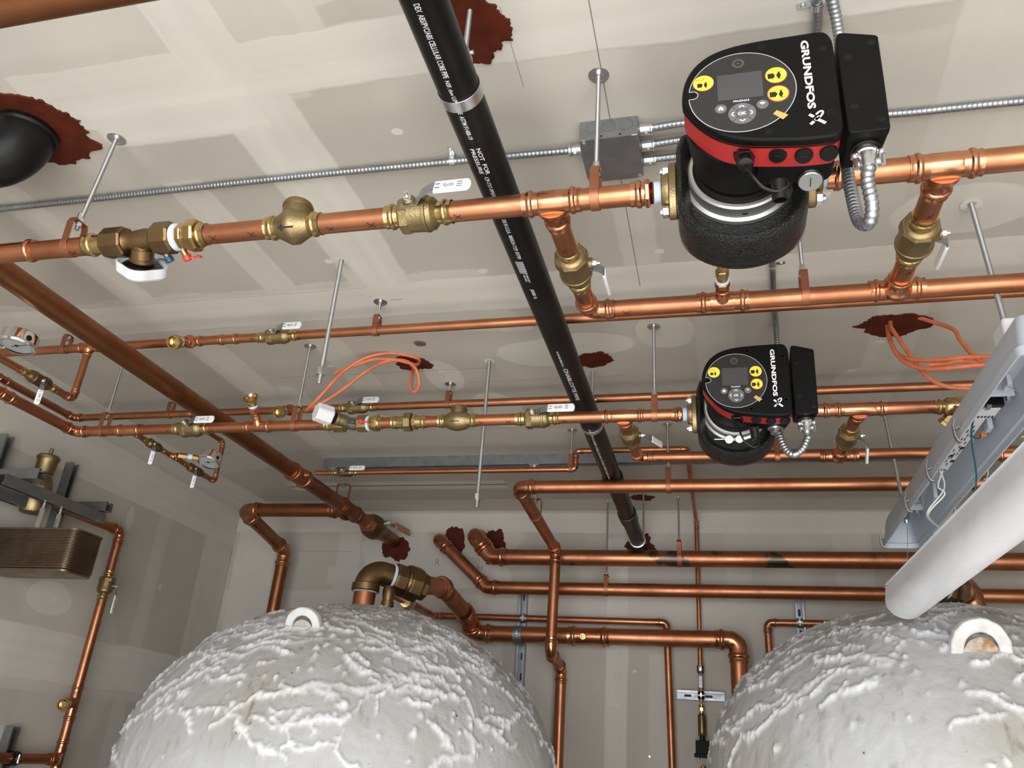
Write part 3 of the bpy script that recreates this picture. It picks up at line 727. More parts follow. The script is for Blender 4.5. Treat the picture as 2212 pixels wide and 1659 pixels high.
# ================================================================== second pump line (P4)
rP=.0178
Q0=at(347,927.5,y=2.239);Q1=at(1953,881.5,y=2.239); q4=lambda u: on(Q0,Q1,u=u)
pumpB=V((.065,2.239,2.5465))
cornerQ=q4(163)
r7=Run('copper_pipe_run','copper pipe of the second pump line turning at the left wall',[cornerQ-Y*1.9,cornerQ,q4(1453)],rP,gaps=[(q4(378),q4(452)),(q4(706),q4(825)),(q4(950),q4(1028)),(q4(1117),q4(1207)),(q4(850),q4(922))])
r7.coupling(on(cornerQ-Y*.95,cornerQ,u=12),Y,.03)
xg=q4(281).x
r7.tee(q4(281),X,V((0,1,-.08)),hl=.05,rb=.0095,bl=.04)
r7.tee(q4(559),X,V((0,-.75,.66)),hl=.05,rb=.0125,bl=.045)
r7.tee(q4(1346),X,Y,hl=.062,bl=.06)
qP=lambda x: Q0.lerp(Q1,(x-Q0.x)/(Q1.x-Q0.x))
r7.adapter(q4(1452),qP(pumpB.x-.151))
r8=Run('copper_pipe_run','copper pipe leaving the second pump towards the light fixture',[q4(1790),V((XR-.002,Q1.y,Q1.z))],rP,gaps=[(q4(2030),q4(2018)+X*6*rP)])
r8.adapter(q4(1792),qP(pumpB.x+.151))
r8.tee(q4(1857),X,Y,hl=.068,bl=.06)
ball_valve('brass ball valve with white lever, in front of the wide brown main',q4(377),q4(454),rP,V((0,-.97,.22)),X,L=.125,goff=.050,w=.027)
ball_valve('brass ball valve with white lever on the second pump line near the black pipe',q4(1115),q4(1209),rP,V((0,-.97,.22)),X,L=.135,goff=.052,w=.027)
check_valve('brass swing check valve with black arrow on the second pump line',q4(948),q4(1031),rP,Z)
balancing('brass balancing valve with white handwheel pointing left on the second pump line',q4(704),q4(827),rP,(-.62,-.70,.05),1)
root=thing('union_fitting','brass hexagonal union between the balancing and check valves of the second pump line','fitting',q4(886))
P,E_=q4(848),q4(924); L=(E_-P).length
u_=MB(); press(u_,P,-X,rP); u_.lathe(P,X,[(1.2*rP,1.1*rP),(.36*L,1.15*rP)],26); press(u_,E_,X,rP); u_.lathe(P,X,[(.6*L,1.2*rP),(L-1.2*rP,1.1*rP)],26); hexn(u_,P,X,.58*L,.70*L,1.5*rP,0,8); u_.build('tail_piece',BRASS,root)
u_=MB(); hexn(u_,P,X,.36*L,.56*L,1.85*rP,0,8); u_.build('nut',CAST,root)
pv2=V((0,-.75,.66)).normalized()
root=thing('brass_adapter','upturned open brass cup fitting on the second pump line','fitting',q4(559)+pv2*.05)
P=q4(559)+pv2*.050; q=MB(); q.lathe(P,pv2,[(-.01,.0125),(.02,.0130)],22); hexn(q,P,pv2,.0,.018,.0155); q.build('adapter',COPF,root)
q=MB(); q.lathe(P,pv2,[(.020,.013),(.024,.0155),(.029,.013)],22); q.build('thread_seal',TEFLON,root)
q=MB(); q.lathe(P,pv2,[(.028,.0135),(.038,.0135),(.040,.016)],22,cap0=False,cap1=False); hexn(q,P,pv2,.038,.050,.0195); q.lathe(P,pv2,[(.049,.021),(.054,.0245),(.062,.025),(.064,.0225),(.060,.020),(.050,.018),(.046,.010),(.03,.010)],26,cap0=False); q.build('cup',BRASS,root)

# gauge branch of the second pump line
g0=q4(281)+V((0,1,-.08)).normalized()*.038
ge=at(463,1040,x=xg); gz=at(489,955,y=ge.y).z
gtop=V((xg,ge.y,gz))
r9=Run('copper_pipe_run','slim copper bypass with a gauge and two small valves at the upper left',[g0,ge,gtop,V((xg,2.62,gz+.0))],.0095)
gl=lambda v: on(g0,ge,v=v)
ball_valve('upper of the two small brass valves on the slim gauge branch',gl(948),gl(976),.0095,V((.75,-.45,-.1)),V((-.12,.12,-1)),L=.078,goff=.028,w=.0145,body=BRONZE)
ball_valve('lower of the two small brass valves on the slim gauge branch, near its elbow',gl(1000),gl(1031),.0095,V((.75,-.45,-.1)),V((-.12,.12,-1)),L=.078,goff=.028,w=.0145,body=BRONZE)
r9.tee(gl(986),(ge-g0),V((1,-.1,.12)),hl=.022,rb=.0085,bl=.026)
def gauge(label,stem0,C,axis,R,stemdir):
    C=V(C);k=V(axis).normalized(); root=thing('pressure_gauge',label,'gauge',C)
    q=MB(); q.lathe(C,-k,[(-.004,R*.93),(-.004,R*1.0),(0,R*1.05),(.004,R*1.05),(.006,R),(.034,R),(.038,R*.93),(.039,R*.4)],44,cap0=False); q.build('case',CHROME,root)
    q=MB(); q.lathe(C,k,[(-.003,R*.94),(.0005,R*.94)],44); q.build('dial',DIAL,root)
    A_=V((1,.15,0)); A_=(A_-k*A_.dot(k)).normalized(); B_=k.cross(A_)
    q=MB()
    for i in range(21):
        an=math.radians(-225+i*13.5); rr=.80*R; s=(.10 if i%5 else .17)*R
        o=C+k*.0009+(A_*math.cos(an)+B_*math.sin(an))*rr*-1
        q.box(o,(s,.0007,.0003),0,((A_*math.cos(an)+B_*math.sin(an)),k.cross(A_*math.cos(an)+B_*math.sin(an)),k))
    q.build('scale',MARK,root)
    q=MB(); q.box(C+k*.0015+A_*.15*R,(R*1.1,.0018,.0006),0,((A_+B_*.18).normalized(),k.cross((A_+B_*.18).normalized()),k)); q.cyl(C+k*.0008,C+k*.003,R*.1,14); q.build('needle',MARK,root)
    rd=(-k*.4+A_).normalized(); q=MB(); o=C-k*.014+A_*R*.99*.92+B_*.38*R; q.lathe(o,(o-(C-k*.014)),[(0,R*.15),(.0015,R*.17),(.003,R*.12)],14); q.build('fill_plug',BLKSM,root)
    s0=V(stem0); e=C-k*.013; d=(e-s0).normalized(); e=e-d*R*.98; LL=(e-s0).length
    q=MB(); hexn(q,s0,d,-.002,LL*.45,.0115); q.cyl(s0+d*LL*.4,e+d*.002,.007,14); hexn(q,s0,d,LL*.68,LL,.0105); q.build('stem',BRASS,root)
    q=MB(); q.lathe(s0,d,[(LL*.45,.008),(LL*.48,.0105),(LL*.68,.0105),(LL*.70,.008)],18); q.build('thread_seal',TEFLON,root)
    return root
DIAL=plain('dial_grey',(.33,.35,.36),.3,0)
gd=V((1,-.1,.12)).normalized()
Cg=at(450,998,x=xg+.108)
gauge('chrome pressure gauge hanging beside the slim bypass with two small valves',gl(986)+gd*.026,Cg,(-.05,-.30,-.95),.043,X)
C1g=at(36,746,x=xb+.11)
gauge('chrome pressure gauge cut by the left edge of the photo',C1g+V((-.11,0,.012)),C1g,(.0,-.05,-1),.049,X)

# ================================================================== pipe above the second line (P5)
U0=at(289,898,y=2.591);U1=at(1953,836,y=2.591); p5=lambda u: on(U0,U1,u=u)
cu=p5(160)
r10=Run('copper_pipe_run','thin copper pipe near the ceiling behind the second pump line',[cu-Y*2.2,cu,V((XR-.002,U1.y,U1.z))],rT,gaps=[(p5(738),p5(808))])
r10.coupling(on(cu-Y*1.2,cu,u=6),Y,.028)
r10.tee(p5(437),X,V((0,-1,0)),hl=.06,rb=.0095,bl=.03)
r10.tee(p5(628),X,V((0,-1,-.55)),hl=.04,bl=.04)
purge('open brass hose adapter facing the viewer on the pipe behind the white handwheel',p5(628)+pv*.042,pv,rT)
ball_valve('small brass ball valve with white lever just above the red and blue capped valve',p5(735),p5(811),rT,V((0,-.97,.22)),X,L=.115,goff=.044,w=.026)

# ================================================================== bypass of the second pump (B2)
yD=2.70; s1=q4(1346); s2=q4(1857)
D0=V((s1.x,yD,at(1385,988,y=yD).z)); Dr=at(1812,985,y=yD)
dl=lambda u: on(D0,Dr,u=u)
d2=dl(1812)
m2=lambda v: on(s2,d2,v=v); m1=lambda v: on(s1,D0,v=v)
r11=Run('copper_pipe_run','copper bypass pipe running behind and below the second pump',[s1+Y*.058,D0,V((XR-.002,Dr.y,Dr.z))],rP,gaps=[(m1(925),m1(959))])
r11.tee(d2,X,(s2-d2),hl=.06,bl=.056)
r11.tee(dl(1572),X,-Y,hl=.05,rb=.0125,bl=.04)
r12=Run('copper_pipe_run','short copper riser with brass valve right of the second pump',[s2+(d2-s2).normalized()*.058,d2-(d2-s2).normalized()*.054],rP,gaps=[(m2(925),m2(962))])
ball_valve('brass ball valve on the bypass leg left of the second pump, lever edge on',m1(923),m1(961),rP,X,(D0-s1)+V((.16,0,0)),L=.125,goff=.052,w=.022,stem_at=.45,prt=False)
ball_valve('brass ball valve with short lever on the riser right of the second pump',m2(922),m2(964),rP,X,(d2-s2)+V((0,.0,-.4)),L=.10,goff=.058,w=.022,stem_at=.45,prt=False)
r11.coupling(D0.lerp(Dr,1.78),X,.05)
# brass strainer half hidden by the light fixture
root=thing('strainer','brass wye strainer with black arrow half hidden by the light fixture','valve',q4(2070))
P=q4(2018); q=MB(); press(q,P,-X,rP); q.lathe(P,X,[(1.3*rP,1.1*rP),(1.8*rP,1.45*rP),(4.6*rP,1.5*rP),(5.2*rP,1.2*rP),(6.2*rP,1.1*rP)],28)
q.lathe(P+X*3.9*rP,V((-.62,.5,-.62)),[(0,1.2*rP),(3.2*rP,1.15*rP),(3.3*rP,1.3*rP),(3.8*rP,1.3*rP),(3.9*rP,.8*rP)],8); q.build('body',BRASS,root)
q=MB(); c=facing(P+X*3*rP,X); Y_=c.cross(X); q.prism([(-.9*rP,0),(-.45*rP,.3*rP),(-.5*rP,.09*rP),(.6*rP,.09*rP),(.6*rP,-.09*rP),(-.5*rP,-.09*rP),(-.45*rP,-.3*rP)],P+X*3.1*rP+c*1.44*rP,X,Y_,c,.12*rP); q.build('flow_arrow',MARK,root)

# ================================================================== wide brown main running front to back
rM=.0345
mx,mz=-1.8,2.668
M=lambda y: V((mx,y,mz))
yT=3.63
yST=3.085
yS=at(655,1025,x=mx).y
mv=lambda v: on(M(1.5),M(4.27),v=v)
r13=Run('copper_main','wide brown copper main running from the front left to the back wall',[M(-.6),M(3.86)],rM,mat=COPD,fit=COPD,marks=False)
r13.tee(M(yST),Y,V((1,0,.02)),hl=.075,rb=.0115,bl=.062,mat=COP)
r13.tee(M(yT),Y,V((-1,0,0)),hl=.105,bl=.10,mat=COPD)
q=MB(); press(q,M(3.885),-Y,rM,k=.7); hexn(q,M(3.84),Y,.0,.05,rM*1.35); q.build('union_end',COP,r13.o)
root=thing('ball_valve','large bronze ball valve with orange tagged handle before the back wall','valve',M(3.98))
q=MB(); hexn(q,M(3.885),Y,0,.035,.056); q.lathe(M(3.90),Y,[(0,.045),(.025,.064),(.07,.066),(.11,.055),(.14,.047),(.20,.040)],34); q.build('body',BRONZE,root)
hd=V((.93,-.10,.30)).normalized(); q=MB(); q.cyl(M(3.965)+hd*.05,M(3.965)+hd*.088,.012,16); hexn(q,M(3.965),hd,.085,.096,.013); q.build('stem_nut',STEEL,root)
hl_=(Y-hd*Y.dot(hd)).normalized(); q=MB(); o=M(3.965)+hd*.078; q.strip([o-hl_*.02,o+hl_*.05,o+hl_*.085+hd*.01],.022,hl_.cross(hd),.004); h_=q.build('handle',GALV,root)
q=MB(); q.box(o+hl_*.165+hd*.012,(.17,.036,.012),0,(hl_,hl_.cross(hd),hd)); q.build('grip',plain('tag_orange',(.50,.21,.085),.5,0,col2=(.38,.14,.05),vscale=40),h_,bevel=.003)
r14=Run('copper_pipe_run','short copper stub from the large bronze valve into the back wall',[M(4.09),M(4.285)],rM*1.08,mat=COPD,fit=COPD,marks=False)
# branch left with elbows, dropping behind the left tank
r15=Run('copper_pipe_run','wide copper pipe looping left from the main and dropping behind the left tank',[M(yT)-X*.085,V((-2.40,yT,mz)),V((-2.40,4.12,2.575)),V((-2.425,4.135,1.55))],rM,mat=COPD,fit=COPD,R=1.45,emat=COP)

# ================================================================== small pipe under the strut channel (S)
rS=.0112; yST=3.085
zS=at(1000,1017,y=yST).z
tS=M(yS)+X*.055
S_a=V((at(1243,1010,y=yST).x,yST,zS)); zS2=at(1400,971,y=yST).z
S_b=V((S_a.x+.0,yST,zS2)); S_c=V((at(1484,972,y=yST).x,yST,zS2))
yW=4.235
S_d=V((S_c.x,yW,at(1496,1130,y=yW).z)); S_e=V((S_c.x-.005,yW,1.45))
sv=lambda u: on(V((-1.6,yST,zS)),V((-.6,yST,zS)),u=u)
vv=lambda v: on(S_d,S_e,v=v)
tS=V((mx+.085,yST,zS))
r16=Run('copper_pipe_run','slim copper pipe below the steel channel that jogs up and runs down the back wall',[tS,S_a,S_b,S_c,S_d,S_e],rS,gaps=[(sv(722),sv(772)),(vv(1433),vv(1460)),(vv(1515),vv(1655))],marks=False)
ball_valve('small brass ball valve with white lever just below the end of the steel channel',sv(719),sv(775),rS,V((0,-.97,.22)),X,L=.115,goff=.036,w=.022,body=BRONZE)
ball_valve('tiny brass valve with white lever hanging down on the back wall between the tanks',vv(1430),vv(1463),rS*.9,-Y,-Z,L=.088,goff=.034,w=.017,body=BRONZE,stem_at=.5)
root=thing('pressure_regulator','brass tube regulator below the small steel rail between the tanks','regulator',vv(1575))
P=vv(1528); q=MB(); press(q,P+Z*.012,Z,rS); hexn(q,P,-Z,0,.018,.0135); q.lathe(P,-Z,[(.018,.011),(.028,.011)],18); q.build('inlet',BRASS,root)
q=MB(); q.lathe(P,-Z,[(.026,.012),(.031,.0125),(.035,.011)],18); q.build('thread_seal',BLUE,root)
q=MB(); hexn(q,P,-Z,.034,.042,.0195,0,24); q.lathe(P,-Z,[(.040,.0185),(.115,.0185)],28); hexn(q,P,-Z,.113,.128,.0195,0,8); q.build('barrel',BRONZE,root)
root=thing('flow_switch','black plastic flow switch under the brass regulator at the right tank','switch',vv(1635))
P=P-Z*.128; q=MB(); q.lathe(P,-Z,[(0,.012),(.02,.013),(.02,.016),(.075,.016)],20); q.build('body',BLKSM,root)
q=MB(); q.box(P+V((.0,-.01,-.052)),(.062,.045,.066)); q.box(P+V((-.004,-.01,-.083)),(.068,.048,.018)); q.build('housing',BLKPL,root,bevel=.003)
q=MB(); q.cyl(P+V((-.02,-.012,-.092)),P+V((-.02,-.012,-.098)),.007,14); q.build('outlet',COPF,root)

# ================================================================== back area pipes
b60=at(1195.6,1052,y=3.05);b61=at(1801,1047.4,y=3.05); rK=.0262
b6=lambda u: on(b60,b61,u=u)
kc=b6(1119); ktop=V((kc.x-.008,3.93,at(1195,1188,y=3.93).z)); kz=at(1190,1410,y=3.93).z
kb=V((ktop.x-.005,3.93,kz)); kw=V((at(1213,1445,y=4.2).x,4.195,kz-.045))
r17=Run('copper_pipe_run','copper pipe from the right that turns back to the wall and drops between the tanks',[V((XR-.002,b61.y,b61.z)),kc,ktop,kb,kw,kw-Z*.75],rK,R=1.3)
H0=at(1140,1204,y=4.03);H1=at(2193,1211.7,y=4.03)
hc=V((at(1062,1200,y=4.03).x,4.03,H0.z))
rH=.040
he=V((at(1030,1158,y=4.03).x-.02,4.03,at(1030,1158,y=4.03).z+.01))
r18=Run('copper_pipe_run','wide stained copper pipe along the back wall, upper of the pair',[V((he.x,4.274,he.z)),he,hc,V((XR-.002,H1.y,H1.z))],rH,mat=COPP,R=1.25)
R0_=at(1092.6,1269.8,y=4.10);R1_=at(2193,1285.7,y=4.10); rR=.0325
rc=V((at(1052,1268,y=4.10).x,4.10,R0_.z)); re=at(945,1163,y=4.10)
r19=Run('copper_pipe_run','copper pipe along the back wall with a long slanted end, lower of the pair',[V((re.x,4.274,re.z)),re,rc,V((XR-.002,R1_.y,R1_.z))],rR,R=1.25)
rL=.0405; yL=4.15
L0=at(1158.7,1372.7,y=yL);L1=at(1473,1379.8,y=yL)
lq=lambda u: on(L0,L1,u=u)
lx=at(1597,1450,y=yL).x
lc=V((lx,yL,L0.lerp(L1,(lx-L0.x)/(L1.x-L0.x)).z))
e3=V((at(1058,1371,y=yL).x,yL,L0.z)); e2=at(1022,1345,y=4.10); e1=at(972,1277,y=3.55)
e0=at(893,1261,y=3.19)
r20=Run('copper_pipe_run','wide copper pipe stepping down from the left tank, along the wall to the right',[e3,lc,lc-Z*.8],rL,R=1.0,mat=COP)
w1_=at(955,1268,y=3.62); w2_=at(1006,1326,y=4.02); w3_=V((at(1024,1371,y=yL).x,yL,L0.z))
def bentpart(name,P,a_,b_,R_,l0,l1,r):
    arc,t=bend(P,a_,b_,R_*r); q=MB(); q.tube(arc,1.06*r,28); press(q,arc[0]-a_*l0,-a_,r,k=.8); press(q,arc[-1]+b_*l1,b_,r,k=.8); q.build(name,COPF,r20.o); return arc[0],arc[-1]
dA=(w1_-e0).normalized();dB=(w2_-w1_).normalized();dC=(w3_-w2_).normalized()
q=MB(); q.cyl(e0,e0.lerp(w1_,.88),rL,28); q.build('pipe',COP,r20.o)
q=MB(); q.cyl(w1_.lerp(w2_,.2),w1_.lerp(w2_,.8),rL,28); q.build('pipe',COP,r20.o)
q=MB(); q.cyl(w2_.lerp(w3_,.22),w2_.lerp(w3_,.72),rL,28); q.build('pipe',COP,r20.o)
bentpart('elbow',w1_,dA,dB,1.1,.03,.035,rL); bentpart('elbow',w2_,dB,dC,1.1,.04,.022,rL); bentpart('elbow',w3_,dC,X,1.25,.022,.05,rL)
r20.coupling(lq(1272),X,.105)
q=MB(); o=lq(1263); c=facing(o,X); q.cyl(o+c*.035,o+c*.052,.012,18); hexn(q,o,c,.050,.060,.017,0,8); q.lathe(o,c,[(.060,.014),(.066,.014),(.066,.009),(.062,.006)],18); q.build('drain_plug',BRASS,r20.o)
# tank top connection: bronze nipple, elbow and union
nx=at(787,1290,y=3.05).x
nip=V((nx,3.05,2.02)); eb=V((nx,3.05,at(800,1232,y=3.05).z+.005))
ud=(e0-V((eb.x,eb.y,eb.z))); ud.normalize()
root=thing('bronze_elbow','large dark bronze elbow with union on top of the left tank','fitting',nip)
arc,t=bend(eb,Z,ud,.062)
q=MB(); q.tube([eb-Z*(t+.012)]+arc+[eb+ud*(t+.03)],.049,34); q.lathe(eb-Z*(t+.02),Z,[(0,.053),(.004,.056),(.03,.056),(.034,.050)],34); q.build('elbow',BRONZE,root)
q=MB(); pr=[(0,.0445)]+[(.01+.004*i,.0445 if i%2 else .0425) for i in range(40)]
q.lathe(nip-Z*.06,Z,[(0,.0445),(eb.z-t-.02-nip.z+.06,.0445)],34); q.build('nipple',COP,root)
q=MB(); q.lathe(eb+ud*(t+.028),ud,[(0,.048),(.003,.052),(.012,.051),(.014,.046)],30); q.build('thread_seal',TEFLON,root)
q=MB(); q.lathe(eb-Z*(t+.024),Z,[(0,.046),(.002,.050),(.008,.048)],30); q.build('thread_seal',TEFLON,root)
s_=t+.042; Lu=(e0-eb).length
q=MB(); hexn(q,eb,ud,s_,s_+.055,.062,0,8); q.lathe(eb,ud,[(s_+.05,.064),(s_+.058,.069),(s_+.064,.064)],30); hexn(q,eb,ud,s_+.062,s_+.12,.072,0,8); hexn(q,eb,ud,s_+.12,max(s_+.15,Lu-.02),.058,0,8); q.build('union',BRONZE,root)
q=MB(); press(q,eb+ud*(Lu+.05),ud,rL); q.lathe(eb,ud,[(s_+.13,rL*1.06),(Lu+.02,rL*1.06)],30); q.build('press_adapter',COPF,root)
# small pipe from the left tank along the wall
f0=at(838,1310,y=3.08); f1=at(855,1290,y=3.12); f2=at(936,1330,y=4.215); f3=at(1440,1345,y=4.215)
rF=.0172
f3=V((f3.x,4.215,f2.z+(f3.z-f2.z)))
r21=Run('copper_pipe_run','slim copper pipe from the left tank along the back wall, turning down between the tanks',[f1+V((-.01,-.05,.01)),f2,f3,V((f3.x+.02,4.215,1.45))],rF)
root=thing('bronze_union','small bronze stub fitting beside the large elbow on the left tank','fitting',f0-Z*.1)
q=MB(); q.lathe(V((f1.x-.012,f1.y-.05,1.97)),Z,[(0,.021),(.13,.021),(.131,.026),(.155,.026),(.157,.021),(.18,.024),(.20,.025),(.215,.02)],24); q.build('body',BRONZE,root)
q=MB(); fd=(f2-f1).normalized(); o=f1+fd*.28; hexn(q,o,fd,0,.05,.032); q.lathe(o,fd,[(-.05,.022),(0,.027),(.05,.027),(.09,.02)],24); q.build('union',BRASS,root)
# right pipe behind the right tank
g1=at(1657,1345,y=4.215); g2=at(1830,1347,y=4.215)
r22=Run('copper_pipe_run','slim copper pipe with an elbow behind the top of the right tank',[g2+X*.25,g1,V((g1.x+.01,4.215,1.6))],rF)
# union behind the light lens on the right tank
w0=at(2030,1268,y=3.25);w1=at(2115,1272,y=3.5)
root=thing('bronze_elbow','bronze and copper union half hidden behind the hanging diffuser on the right tank','fitting',V((w0.x,w0.y,2.06)))
wd=(w1-w0).normalized()
q=MB(); q.lathe(V((w0.x-.03,w0.y,1.98)),Z,[(0,.046),(.19,.046)],30); q.build('nipple',COP,root)
q=MB(); q.lathe(V((w0.x-.03,w0.y,2.16)),Z,[(-.02,.055),(.015,.055),(.02,.05)],30); arc,t=bend(V((w0.x-.03,w0.y,2.26)),Z,wd,.06); q.tube(arc,.050,30); q.build('elbow',BRONZE,root)
q=MB(); s0=V((w0.x-.03,w0.y,2.26))+wd*t; q.lathe(s0,wd,[(0,.05),(.003,.053),(.012,.052)],30); q.build('thread_seal',TEFLON,root)
q=MB(); hexn(q,s0,wd,.012,.05,.062,0,8); q.lathe(s0,wd,[(.05,.066),(.056,.068),(.06,.064)],30); hexn(q,s0,wd,.06,.12,.074,0,8); q.build('union',BRONZE,root)
q=MB(); q.lathe(s0,wd,[(.12,.055),(.15,.052),(.155,.056),(.175,.056),(.19,.05)],30); q.tube(smooth([s0+wd*.17,s0+wd*.22,s0+wd*.26-Z*.04,s0+wd*.27-Z*.12],6),.046,28); q.build('press_elbow',COPF,root)
# pipe crossing the upper left corner, close to the viewer
tp=at(100,3,z=2.55)
r23=Run('copper_pipe_run','copper pipe crossing the upper left corner of the photo',[V((XL+.002,tp.y,tp.z)),V((XR-.002,tp.y,tp.z))],.0242,mat=COPD,marks=False)

# ================================================================== black plastic drain pipe
rW=.0372
za=2.650; 
Aend=at(1382,1181,y=YB); 
p_=on  # helper
def abspt(v):
    l=860.7+(1306.3-860.7)*v/1035.7; r=973+(1341.4-973)*v/1026.7
    return at((l+r)/2,v,z=za)
Ab0=abspt(0); Ab1=abspt(1000)
Ad=(Ab1-Ab0).normalized()
Abs=lambda y: Ab0+Ad*((y-Ab0.y)/Ad.y)
root=thing('drain_pipe','black plastic drain pipe with white lettering running front to back under the ceiling','pipe',Abs(-.6))
q=MB(); q.cyl(Abs(-.6),Abs(4.285),rW,40); pipe_=q.build('pipe',ABS,root)
for y0,y1,k in ((3.10,3.22,1.13),(3.62,3.74,1.16),(4.12,4.2,1.12)):
    q=MB(); q.lathe(Abs(y0),Ad,[(0,rW*1.0),(.002,rW*k),(y1-y0-.002,rW*k),(y1-y0,rW*1.0)],40); q.build('hub',ABS,root)
q=MB(); q.lathe(Abs(4.12),Ad,[(-.004,rW*1.02),(-.003,rW*1.13),(.003,rW*1.13),(.004,rW*1.02)],40); q.build('cement_ring',ZINC,root)
LETT=plain('pipe_print',(.62,.62,.63),.5,0)
abs_phi=.50
# which way is "left" in the photo: e = Ad x c
_c=facing(Abs(1.5),Ad);_e=Ad.cross(_c)
_s=1 if pj(Abs(1.5)+_e*.03)[0]<pj(Abs(1.5))[0] else -1
LT=[]
def abs_print(s,v0,v1,size,shift=0.0):
    dv=-32+.014*v0; v0+=dv; v1+=dv
    y0=on(Ab0,Ab1,v=v0); y1=on(Ab0,Ab1,v=v1); L=(y1-y0).length
    c=facing(y0,Ad); e=Ad.cross(c)*_s
    mb=MB()
    def mp(tx,ty):
        an=abs_phi+shift-ty/rW
        return y0+Ad*tx+(c*math.cos(an)+e*math.sin(an))*(rW+.0006)
    put_text(mb,s,size,None,X,Y,0,bold=.00022,fit=L,mapf=mp)
    if _s<0: pass
    o=mb.build('lettering',LETT,root); return o
abs_print('DEX  ABS/PVC/ABS CELLULAR CORE PIPE',2,165,.0135)
abs_print('NSF. dwv U.P.C',168,222,.0105)
abs_print('E  ASTM F1488-19',237,296,.0115)
abs_print('NOT  FOR',315,372,.0115,-.16); abs_print('PRESSURE',315,370,.0115,.16)
abs_print('CP-737-FPS/CP-1',376,430,.0105)
abs_print('DE IN U.S.A.  08/05/24 17:29  EXTR9',468,555,.0115)
abs_print('4 ONE CAP 1',586,605,.006,-.08); abs_print('1030 2NV2',588,603,.006,.1)
abs_print('JESSE G.',620,641,.0105)
abs_print('03 CHLORO PIPE 02 73-1',755,788,.0075)
abs_print('CHARLOTTE PIPE',792,862,.0165)
abs_print('ABS/PVC/ABS CELLULAR CORE PIPE NSF dwv',925,1035,.0105)
# bar code block
y0=on(Ab0,Ab1,v=536); y1=on(Ab0,Ab1,v=562); c=facing(y0,Ad); e=Ad.cross(c)*_s; q=MB(); L=(y1-y0).length
for i in range(16):
    t0=L*i/16; w_=L/16*(.5 if i%3 else .85)
    b0=len(q.v)
    for t_ in (t0,t0+w_):
        for k in range(5):
            an=abs_phi+.28-.5*k/4; q.v.append(y0+Ad*t_+(c*math.cos(an)+e*math.sin(an))*(rW+.0006))
    for k in range(4): q.face((b0+k,b0+k+1,b0+6+k,b0+5+k),0)
q.build('bar_code',PGREY,root)
# black plastic bend at the upper left
cq=at(22,335,z=2.775)
root=thing('drain_bend','black plastic drain bend coming through the ceiling at the left edge','pipe',V((cq.x,cq.y,H)))
q=MB(); arc,t=bend(V((cq.x+.02,cq.y,2.76)),V((0,0,-1)),V((-1,-.15,0)),.075)
q.tube([V((cq.x+.02,cq.y,2.86))]+arc+[V((cq.x-.2,cq.y-.03,2.76))],.066,36); q.build('bend',ABS,root)
q=MB(); q.lathe(V((cq.x+.02,cq.y,2.852)),(0,0,-1),[(0,.066),(.018,.070),(.024,.066),(.024,.06)],36); q.build('hub',ABS,root)
q=MB(); q.lathe(arc[-1],(-1,-.15,0),[(0,.062),(.004,.070),(.06,.070),(.062,.06)],36); q.build('hub',ABS,root)
# ================================================================== pumps
HEAD=[(-.0897,-.0058),(-.0871,.0242),(-.0782,.0507),(-.0640,.0710),(-.0430,.0870),(-.0166,.0965),(.0147,.1014),(.0489,.1034),(.0827,.1042),(.116,.1048),(.1289,.1015),(.136,.0899),(.1384,.0727),(.1381,.03),(.1379,-.03),(.1373,-.0841),(.1348,-.0953),(.1276,-.1029),(.1177,-.1052),(.0823,-.1051),(.0400,-.1005),(.004,-.0945),(-.0247,-.0844),(-.0471,-.0690),(-.0645,-.0510),(-.0788,-.0309),(-.0868,-.0155)]
def polysmooth(pts,k=3):
    n=len(pts); out=[]
    for i in range(n):
        p0,p1,p2,p3=[V((*pts[(i+j)%n],0)) for j in (-1,0,1,2)]
        for j in range(k):
            t=j/k; q=.5*((2*p1)+(p2-p0)*t+(2*p0-5*p1+4*p2-p3)*t*t+(3*p1-p0-3*p2+p3)*t**3); out.append((q.x,q.y))
    return out
HEADS=polysmooth(HEAD)
